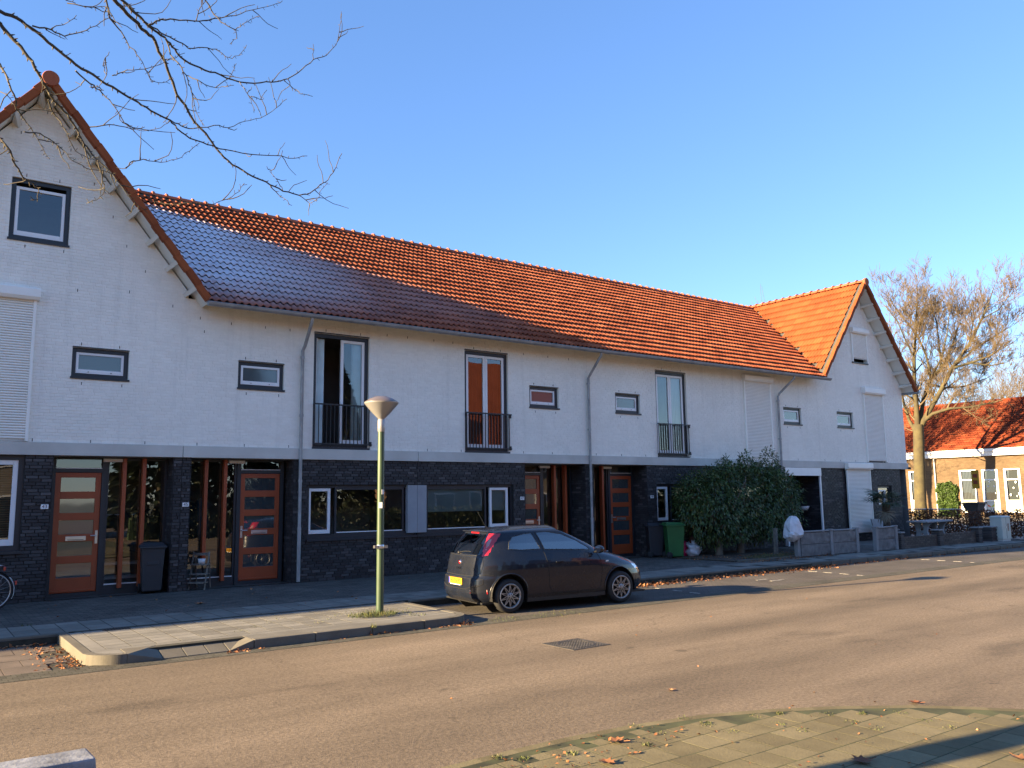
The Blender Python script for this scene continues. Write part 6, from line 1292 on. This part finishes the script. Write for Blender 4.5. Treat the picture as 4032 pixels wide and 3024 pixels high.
# ---- the bare street tree whose branches hang into the top left
rr = random.Random(21)
base = Vector((-2.9, 5.17, ZN)); t = thing('overhanging_tree', 'bare tree left of the camera whose twigs hang into the top left sky', 'tree', base); L = tuple(base)
MB().tube([base, base + Vector((0, 0, .6)), base + Vector((.03, 0, 3.4)), base + Vector((.08, .05, 5.2)), base + Vector((.1, .1, 7.0))], [.27, .215, .20, .16, .10], 16).build('trunk', M['darkbark'], t, L)
A_ = lambda x, y: (x * .6329, y * .6329)
BR = [
 (.017, 6.4, 7.4, [(-260,-60),(0,70),(100,110),(200,180),(300,265),(400,345),(510,430),(600,480),(700,540),(800,605),(880,655),(960,700),(1060,748),(1100,800),(1180,860),(1290,900),(1400,930),(1560,960),(1720,968),(1830,985),(1912,970)]),
 (.007, 7.0, 7.3, [(1060,748),(1130,785),(1200,800),(1330,780),(1420,795),(1520,755),(1620,735),(1720,670),(1785,615)]),
 (.016, 5.9, 6.4, [(-240,20),(0,145),(60,220),(130,290),(200,380),(235,450),(270,520),(310,590),(350,640),(420,710),(470,790),(510,870),(560,940),(610,1000),(700,1080),(780,1190),(840,1260),(920,1330)]),
 (.006, 6.2, 6.3, [(610,1000),(625,1060),(650,1150),(640,1210),(600,1245),(540,1265)]),
 (.020, 6.6, 7.8, [(500,-260),(640,-90),(710,0),(770,60),(840,130),(880,180),(950,230),(985,320),(1030,390),(1060,480),(1100,590),(1170,690),(1230,780),(1300,860),(1350,930),(1420,1000),(1510,1060),(1600,1110),(1680,1150),(1760,1190),(1860,1215),(1930,1200),(1990,1150),(2040,1120),(2090,1040),(2127,955)]),
 (.006, 7.5, 7.5, [(1680,1150),(1740,1220),(1790,1250),(1815,1278)]), (.005, 7.7, 7.8, [(1860,1215),(1925,1265),(1970,1240),(2000,1180),(2040,1135)]), (.005, 7.5, 7.4, [(1760,1190),(1730,1130),(1690,1080),(1660,1035)]),
 (.014, 6.7, 7.9, [(640,-90),(770,10),(850,90),(920,160),(1000,220),(1060,270),(1100,330),(1180,395),(1270,435),(1370,465),(1490,510),(1620,515),(1720,508),(1790,490),(1880,430),(1950,370),(2030,345),(2090,280),(2110,200),(2125,85)]),
 (.010, 6.9, 7.3, [(640,-90),(800,30),(870,100),(950,170),(1030,220),(1110,260),(1170,300),(1260,295),(1340,305),(1400,350),(1445,365),(1500,330),(1533,280)]),
 (.010, 6.8, 7.2, [(920,160),(960,140),(1000,120),(1080,120),(1200,130),(1300,125),(1400,105),(1500,85),(1600,55),(1700,30),(1757,5)]),
 (.006, 7.0, 7.1, [(1220,130),(1235,70),(1280,5),(1290,-60)]), (.009, 6.9, 7.0, [(1230,-120),(1280,5),(1330,90),(1400,150),(1465,185),(1475,240),(1430,275)]), (.005, 7.0, 7.0, [(1465,185),(1510,150),(1560,120),(1618,100)]),
 (.008, 6.9, 7.0, [(1030,240),(1060,340),(1130,420),(1170,500),(1190,570),(1220,690),(1240,740),(1270,780)]), (.006, 7.0, 7.1, [(1170,470),(1250,510),(1340,545),(1400,540),(1455,530)]),
 (.010, 6.5, 6.7, [(560,-150),(660,0),(680,110),(730,170),(790,260),(850,340),(900,420),(940,500)]), (.008, 6.5, 6.6, [(200,160),(320,185),(400,225),(500,200),(600,160),(680,110),(700,95)]),
 (.008, 6.6, 6.8, [(470,440),(560,520),(620,560),(680,620),(730,690),(760,760),(830,800),(900,790)]), (.006, 6.8, 6.9, [(700,470),(730,460),(790,435),(900,430),(1000,400),(1060,370),(1150,330)]),
 (.010, 5.8, 6.0, [(-150,250),(0,400),(40,470),(60,530),(95,610),(100,680),(150,740),(210,830),(270,930),(310,990)]), (.010, 5.7, 5.9, [(-160,740),(0,860),(50,920),(80,1000),(130,1080),(180,1130),(240,1170),(235,1240),(190,1245)]),
 (.006, 6.9, 7.0, [(560,790),(680,775),(780,790),(880,815),(1000,795),(1060,750)]), (.006, 6.6, 6.8, [(780,1045),(830,1000),(890,990),(1000,1010),(1100,990),(1180,940),(1240,890)]),
 (.006, 6.0, 6.3, [(150,820),(250,830),(330,880),(400,940),(450,1000),(540,1050),(640,1060),(720,1090)]), (.007, 6.0, 6.2, [(300,620),(330,700),(380,760),(420,830),(470,940),(560,990),(610,1000)]),
 (.006, 6.5, 6.6, [(560,540),(620,545),(640,560)]), (.005, 7.1, 7.2, [(1490,510),(1530,570),(1560,610),(1580,700)]), (.005, 7.0, 7.1, [(1560,600),(1620,620),(1660,560)]), (.005, 7.0, 7.1, [(1340,545),(1420,490),(1450,440),(1470,395)]), (.005, 7.4, 7.5, [(1790,490),(1820,550),(1870,585),(1945,600)]), (.005, 7.5, 7.6, [(1950,370),(1948,275)]), (.004, 6.2, 6.3, [(860,1220),(960,1250),(1060,1270),(1200,1265),(1330,1270),(1410,1240),(1490,1190),(1520,1140)]), (.005, 6.3, 6.3, [(0,570),(60,610),(85,650)]), (.006, 6.4, 6.4, [(420,20),(560,45),(660,40),(690,100)]), (.005, 6.3, 6.3, [(410,0),(470,20)]), (.005, 6.6, 6.6, [(320,178),(420,140),(475,95)]), (.004, 6.6, 6.6, [(660,460),(640,410),(650,370),(680,322)]), (.005, 6.9, 6.9, [(900,430),(930,470),(940,510),(1010,515),(1080,490)]),
]
br = MB(); first = {}
tw = MB()
for bi, (r0, d0, d1, pts) in enumerate(BR):
    # subdivide the course a little and let it wander between knots
    path = []; k = len(pts)
    for i in range(k - 1):
        (xa, ya), (xb, yb) = pts[i], pts[i + 1]; m = 3
        for q in range(m):
            f = q / m; jx, jy = (0, 0) if q == 0 else (rr.uniform(-6, 6), rr.uniform(-6, 6)); path.append((xa + (xb - xa) * f + jx, ya + (yb - ya) * f + jy, (i + f) / (k - 1)))
    path.append((*pts[-1], 1.0)); P3 = [at_d(*A_(x, y), d0 + (d1 - d0) * f + .06 * math.sin(9 * f + bi)) for x, y, f in path]
    rad = [max(.0024, r0 * .78 * (1 - .80 * f)) for _, _, f in path]
    if pts[0][0] < -100 or pts[0][1] < -100:
        st = base + Vector((.08, .08, max(3.0, P3[0].z - ZN - .9))); P3 = [st, (st + P3[0]) / 2 + Vector((0, 0, .15))] + P3; rad = [r0 * 1.5, r0 * 1.25] + rad
    MB().tube(P3, rad, 7).build('branch', M['darkbark'], t, L)
    for i in range(2, len(P3) - 1):           # buds and short twigs
        a = (P3[i + 1] - P3[i]).normalized(); o = a.orthogonal().normalized(); o.rotate(__import__('mathutils').Quaternion(a, rr.uniform(0, 2 * PI)))
        tw.tube([P3[i], P3[i] + (a * .5 + o) * rr.uniform(.015, .03)], [rad[i] * .9, .002], 4, caps=False)
        if rr.random() < .10:
            ln = rr.uniform(.1, .42); d = (a * rr.uniform(.3, 1.1) + o * .8).normalized(); q = P3[i]; pth = [q]
            for s_ in range(5): d = (d + Vector((rr.uniform(-.35, .35), rr.uniform(-.35, .35), rr.uniform(-.25, .4)))).normalized(); pth.append(pth[-1] + d * ln / 5)
            tw.tube(pth, [.0045, .004, .0035, .003, .0028, .0022], 4, caps=False)
tw.build('twigs', M['darkbark'], t, L, kind='stuff')
# ================================================================ school, neighbours, the other side of the street
M['schoolbrick'] = clinker('school_brick', (0.115, 0.073, 0.040), (0.165, 0.110, 0.062), (0.15, 0.12, 0.085), 0.22, 0.066)
def facing_x(m):        # lay the brick pattern on a wall that faces -X
    nt = m.node_tree; mp = [n for n in nt.nodes if n.type == 'MAPPING' and n.outputs[0].links and any(l.to_node.type == 'TEX_BRICK' for l in n.outputs[0].links)][0]
    g = mp.inputs[0].links[0].from_socket; sp = N(nt, 'SeparateXYZ'); cb = N(nt, 'CombineXYZ'); nt.links.new(g, sp.inputs[0]); nt.links.new(sp.outputs[1], cb.inputs[0]); nt.links.new(sp.outputs[2], cb.inputs[1]); nt.links.new(cb.outputs[0], mp.inputs[0]); return m
facing_x(M['schoolbrick'])
M['oldtile'] = tilemat('old_red_tile', False, [(0, (0.17, 0.032, 0.014)), (0.5, (0.24, 0.050, 0.020)), (1, (0.31, 0.078, 0.032))])
XS = 68.0
gz = lambda x, y: (3000 + x * .4665, 1700 + y * .4665)
def sp_(x, y, X=XS): P = at_x(*gz(x, y), X); return P.y, P.z
sch = thing('school_building', 'low brown brick school with red tiled roof behind the bare tree', 'building', (XS, 34, -.12)); L = (XS, 34, -.12)
wins = []
for (x0, x1, y0, y1) in ((1170, 1232, 338, 690), (1240, 1385, 335, 690), (1662, 1838, 325, 690), (1852, 2022, 320, 690), (2038, 2212, 312, 690)):
    a = sp_(x0, y0); c = sp_(x1, y1); xc_ = (x0 + x1) / 2; wins.append((min(a[0], c[0]), max(a[0], c[0]), max(.25, min(a[1], c[1])), a[1], sp_(xc_, 402 - (xc_ - 1750) * .015)[1], sp_(xc_, 576)[1]))
y0w, y1w = 16.0, 62.0; ze = sp_(1650, 215)[1]; b = MB(); ys = sorted(set([y0w, y1w] + [v for w in wins for v in w[:2]])); zs = sorted(set([-.12, ze] + [v for w in wins for v in w[2:4]]))
for i in range(len(ys) - 1):
    for k in range(len(zs) - 1):
        cy, cz = (ys[i] + ys[i+1]) / 2, (zs[k] + zs[k+1]) / 2
        if any(w[0] < cy < w[1] and w[2] < cz < w[3] for w in wins): continue
        b.quad((XS, ys[i], zs[k]), (XS, ys[i], zs[k+1]), (XS, ys[i+1], zs[k+1]), (XS, ys[i+1], zs[k]))
b.build('wall', M['schoolbrick'], sch, L)
MB().box(XS + .15, XS + 12.5, y0w, y1w, -.12, ze).build('inner_block', simple('school_inside', (0.02, 0.025, 0.035), 0.6), sch, L)
M['curtainstripe'] = simple('curtain_grey', (0.07, 0.075, 0.085), 0.9)
for n, (a, c, d, e, zt, zb) in enumerate(wins):
    f = MB(); w = .15; X0, X1 = XS - .05, XS + .10
    f.box(X0, X1, a, a + w, d, e); f.box(X0, X1, c - w, c, d, e); f.box(X0, X1, a + w, c - w, e - .1, e); f.box(X0, X1, a + w, c - w, d, d + .1); f.box(X0, X1, a + w, c - w, zt - .09, zt); f.box(X0, X1, a + w, c - w, zb - .09, zb)
    F_ = f.build('window', M['white_frame'], sch, L)
    for (p, q) in ((zt, e - .1), (zb, zt - .09)): MB().quad((XS + .05, a + w, p), (XS + .05, a + w, q), (XS + .05, c - w, q), (XS + .05, c - w, p)).build('pane', M['glass'], F_, L)
    MB().box(XS + .0, XS + .06, a + w, c - w, d + .1, zb - .09).build('lower_panel', simple('panel_pale%d' % n, (0.45, 0.48, 0.45), 0.6), F_, L)
    if n == 2:
        for i in range(9): MB().box(XS + .09, XS + .11, a + w + .04 + i * (c - a - 2 * w) / 9, a + w + .09 + i * (c - a - 2 * w) / 9, zb, e - .1).build('curtain_strip', M['curtainstripe'], F_, L)
    if n in (1, 3, 4):
        for i in range(5):
            yy = random.uniform(a + w + .06, c - w - .06); zz = random.uniform(zb + .05, zt - .2); s = random.uniform(.04, .08); MB().poly([(XS + .045, yy + s * math.cos(q) * random.uniform(.7, 1), zz + s * 1.2 * math.sin(q)) for q in np.linspace(0, 2 * PI, 9)[:-1]]).build('paper_decoration', M['plate_white'], F_, L)
    if n == 3:
        yc, zc = (a + c) / 2 + .1, (d + .1 + zb - .09) / 2
        for s, col in ((1, (0.55, 0.09, 0.02)), (-1, (0.35, 0.42, 0.05))): MB().poly([(XS - .004, yc, zc - .08), (XS - .004, yc + s * .22, zc - .02), (XS - .004, yc + s * .3, zc + .16), (XS - .004, yc + s * .06, zc + .03)]).build('painted_butterfly_wing', simple('wing%d' % s, col, 0.7), F_, L)
b = MB(); b.box(XS - .35, XS + .02, y0w, y1w, ze, ze + .30); b.build('fascia', M['white_frame'], sch, L, bevel=.01); MB().box(XS - .50, XS + .02, y0w, y1w, ze + .31, ze + .54).build('gutter_board', M['white_frame'], sch, L, bevel=.01)
py_, _ = sp_(1470, 400); MB().tube([(XS - .12, py_, ze), (XS - .12, py_, 0)], .05, 10).build('downpipe', M['shelf'], sch, L)
xr_, zr_ = XS + 5.6, sp_(2000, -265, XS + 5.6)[1]
e0 = Vector((XS - .5, y1w, ze + .55)); sl_ = Vector((xr_ - e0.x, 0, zr_ - e0.z)); ln_ = sl_.length
rf = MB(); rf.quad((e0.x, y0w, e0.z - .03), (xr_, y0w, zr_ - .03), (xr_, y1w, zr_ - .03), (e0.x, y1w, e0.z - .03)); rf.quad((xr_, y0w, zr_ - .03), (xr_ + 6.2, y0w, e0.z), (xr_ + 6.2, y1w, e0.z), (xr_, y1w, zr_ - .03)); rf.poly([(XS, y0w, ze), (XS + 12.5, y0w, ze), (xr_, y0w, zr_)]); rf = rf.build('roof', M['oldtile'], sch, L)
tile_plane(rf, L, e0, (0, -1, 0), sl_, int((y1w - y0w) / .42), int(ln_ / .34), lambda Q: 24 < Q.y < 45, M['oldtile'], 0, w=.42, g=.34)
for i in range(40): MB().tube([(xr_, 26 + i * .45, zr_ + .02), (xr_, 26 + i * .45 + .44, zr_ + .035)], .11, 8).build('ridge_tile', M['oldtile'], rf, L)
# ivy on the school wall
t = thing('ivy', 'green ivy climbing the school wall beside the downpipe', 'ivy', (XS - .15, sp_(1575, 650)[0], 0)); L = tuple(t.location); ya, yb_ = sp_(1665, 500)[0], sp_(1482, 500)[0]; zt = sp_(1560, 415)[1]
n = 6500; P = np.stack([XS - rng.uniform(.02, .28, n), rng.uniform(ya, yb_, n), rng.uniform(0, 1, n)], 1); c_ = (ya + yb_) / 2; hw = (yb_ - ya) / 2
P[:, 2] = P[:, 2] * (zt - .35 * ((P[:, 1] - c_) / hw) ** 2 - .15 * np.abs(np.sin(P[:, 1] * 4))); P = P[(np.abs(P[:, 1] - c_) < hw * (1 - .25 * (np.abs(np.sin(P[:, 2] * 3)))))]; n = len(P)
leaves(P, rdir(n) + np.array([-.5, 0, -.6]), rdir(n) + np.array([-1.5, 0, .4]), rng.uniform(.14, .2, n), rng.uniform(.1, .15, n), M['ivy'], 'foliage', t, L)
MB().tube([(XS - .06, c_, 0), (XS - .05, c_ + .1, 1.0), (XS - .05, c_ - .1, 1.8)], [.05, .035, .015], 6).build('stem', M['oldwood'], t, L)
# yard, sign, railing
struct(MB().box(36.85, XS + .1, 14, 62, -.16, -.10).build('school_yard', simple('yard_paving', (0.22, 0.19, 0.15), 0.9, var=0.2))); struct(MB().box(28.4, 36.0, 15.3, 18.99, -.03, .006).build('garden_paving', simple('garden_slabs', (0.13, 0.125, 0.115), 0.9, var=0.25, scale=3)))
P = at_x(*gz(1807, 420), 41.0); t = thing('warning_sign', 'small yellow sign on a thin grey post behind the hedge', 'sign', (41.0, P.y, -.1)); MB().tube([(0, 0, 0), (0, 0, P.z + .55)], .03, 8).build('post', M['zinc'], t)
MB().obox((-.05, 0, P.z + .2), (.006, 0, 0), (0, .17, 0), (0, 0, .43)).build('board', M['plate_y'], t)
for z in (.42, .12): MB().obox((-.058, 0, P.z + z - .05), (.002, 0, 0), (0, .10, 0), (0, 0, .09)).build('symbol', simple('sign_red%d' % int(z * 100), (0.25, 0.04, 0.01), 0.6), t)
t = thing('yard_railing', 'thin pale metal railing along the top of the hedge', 'railing', (37.1, 20, -.1)); L = (37.1, 20, -.1)
MB().tube([(37.1, 18.0, 1.13), (37.1, 27, 1.13)], .025, 8).build('rail', M['shelf'], t, L)
for i in range(6): MB().tube([(37.1, 18.2 + i * 1.7, -.1), (37.1, 18.2 + i * 1.7, 1.12)], .025, 8).build('post', M['shelf'], t, L)
P = at_x(*gz(1792, 650), 39.0); t = thing('stone_planter', 'dark square planter on a pillar just above the hedge', 'planter', (39.0, P.y, -.1)); MB().box(-.2, .2, -.2, .2, 0, P.z - .0).build('pillar', M['darkpier'], t); MB().hexa([(-.25, -.25, P.z + .0), (.25, -.25, P.z), (.25, .25, P.z), (-.25, .25, P.z), (-.36, -.36, P.z + .32), (.36, -.36, P.z + .32), (.36, .36, P.z + .32), (-.36, .36, P.z + .32)]).build('bowl', M['darkpier'], t); MB().box(-.40, .40, -.40, .40, P.z + .325, P.z + .39).build('rim', M['darkpier'], t)
# ---- unseen block added left of the frame so that its eaves shade the pavement
M['row_brick'] = clinker('row_brick', (0.19, 0.10, 0.06), (0.26, 0.145, 0.09), (0.26, 0.22, 0.18), 0.22, 0.066)
def plain_block(label, x0, x1, yf, yb, eave, ridge, wallm, roofm, over=.55, face=1, doors=True):
    t = thing('neighbour_house', label, 'house', ((x0 + x1) / 2, yf, 0)); L = tuple(t.location); ym = (yf + yb) / 2; s = 1 if yb > yf else -1
    b = MB(); b.box(x0, x1, min(yf, yb), max(yf, yb), -.1, eave)
    for x in (x0, x1): b.poly([(x, yf, eave), (x, yb, eave), (x, ym, ridge - .1)])
    b.build('wall', wallm, t, L); r = MB(); dz = (ridge - eave) / abs(ym - yf) * over
    for (ya, o) in ((yf, -s * over), (yb, s * over)): r.quad((x0 - .1, ya + o, eave - dz + .1), (x1 + .1, ya + o, eave - dz + .1), (x1 + .1, ym, ridge), (x0 - .1, ym, ridge))
    r.build('roof', roofm, t, L); MB().tube([(x0, yf - s * over, eave - dz + .06), (x1, yf - s * over, eave - dz + .06)], .075, 8).build('gutter', M['zinc'], t, L)
    k = int((x1 - x0) / 5.5)
    for i in range(k):
        xc = x0 + (i + .5) * (x1 - x0) / k
        for (dx, z0, z1, w) in ((-1.2, .9, 2.3, 1.6), (1.4, 0.05, 2.35, .95), (-1.2, 3.8, 5.1, 1.5), (1.3, 3.8, 5.1, 1.1)):
            if z1 > eave: continue
            xx = xc + dx; f = MB().box(xx - w/2, xx + w/2, min(yf - s * .06, yf), max(yf - s * .06, yf), z0, z1).build('window_frame' if z0 > .5 else 'door_frame', M['white_frame'], t, L); MB().box(xx - w/2 + .1, xx + w/2 - .1, min(yf - s * .08, yf - s * .061), max(yf - s * .08, yf - s * .061), z0 + .1, z1 - .1).build('window_pane' if z0 > .5 else 'door_leaf', M['anthracite'], t, L)
    return t
M['roofplain'] = tilemat('plain_red_roof', False, [(0, (0.30, 0.07, 0.03)), (1, (0.40, 0.11, 0.045))])
plain_block('white neighbouring block left of the gable, unseen, added to shade the pavement', -62, -1.75, FY, 29.2, 7.35, 11.2, M['white_wall'], M['roofplain'])
plain_block('brown brick row with red roof across the street, right part', 29, 50, -13, -22, 5.2, 12.8, M['row_brick'], M['roofplain']); plain_block('brown brick row with red roof across the street, left part', -48, 6, -13, -21, 6.0, 10.0, M['row_brick'], M['roofplain'])
M['yew'] = leafmat('yew_needles', [(0, (0.008, 0.014, 0.006)), (1, (0.020, 0.030, 0.012))], 0.6, 0.1)
t = thing('reflection_hedge', 'unseen evergreen hedge added across the street for window reflections', 'hedge', (22, -9.5, -.1)); n = 9000; L = tuple(t.location)  # unseen hedge, added to close off the bright horizon in reflections
P = np.stack([rng.uniform(10, 40, n), rng.uniform(-10, -9, n), rng.uniform(-.1, 1.3, n)], 1); leaves(P, rdir(n), rdir(n), .22, .12, M['yew'], 'foliage', t, L); MB().box(10, 40, -9.7, -9.3, -.1, 1.15).build('core', M['palmleaf'], t, L)

for lab, x, y in (('unseen dark conifer added for window reflections, the left one', 12, -12), ('unseen dark conifer added for window reflections, the middle one', 17, -13.5), ('unseen dark conifer added for window reflections, the right one', 22.5, -12.5)):  # unseen trees added to darken what the windows reflect
    t = thing('conifer', lab, 'tree', (x, y, -.1)); n = 4500; h = rng.uniform(0, 1, n); a = rng.uniform(0, 2 * PI, n); r = 2.9 * (1 - h) ** .8 * np.sqrt(rng.uniform(.1, 1, n)) + .1; P = np.stack([x + r * np.cos(a), y + r * np.sin(a), .6 + h * 10.5], 1)
    leaves(P, np.stack([np.cos(a), np.sin(a), -.4 * np.ones(n)], 1), rdir(n), .55, .3, M['yew'], 'foliage', t, (x, y, -.1)); MB().tube([(0, 0, 0), (0, 0, 10.5)], [.25, .04], 8).build('trunk', M['darkbark'], t)
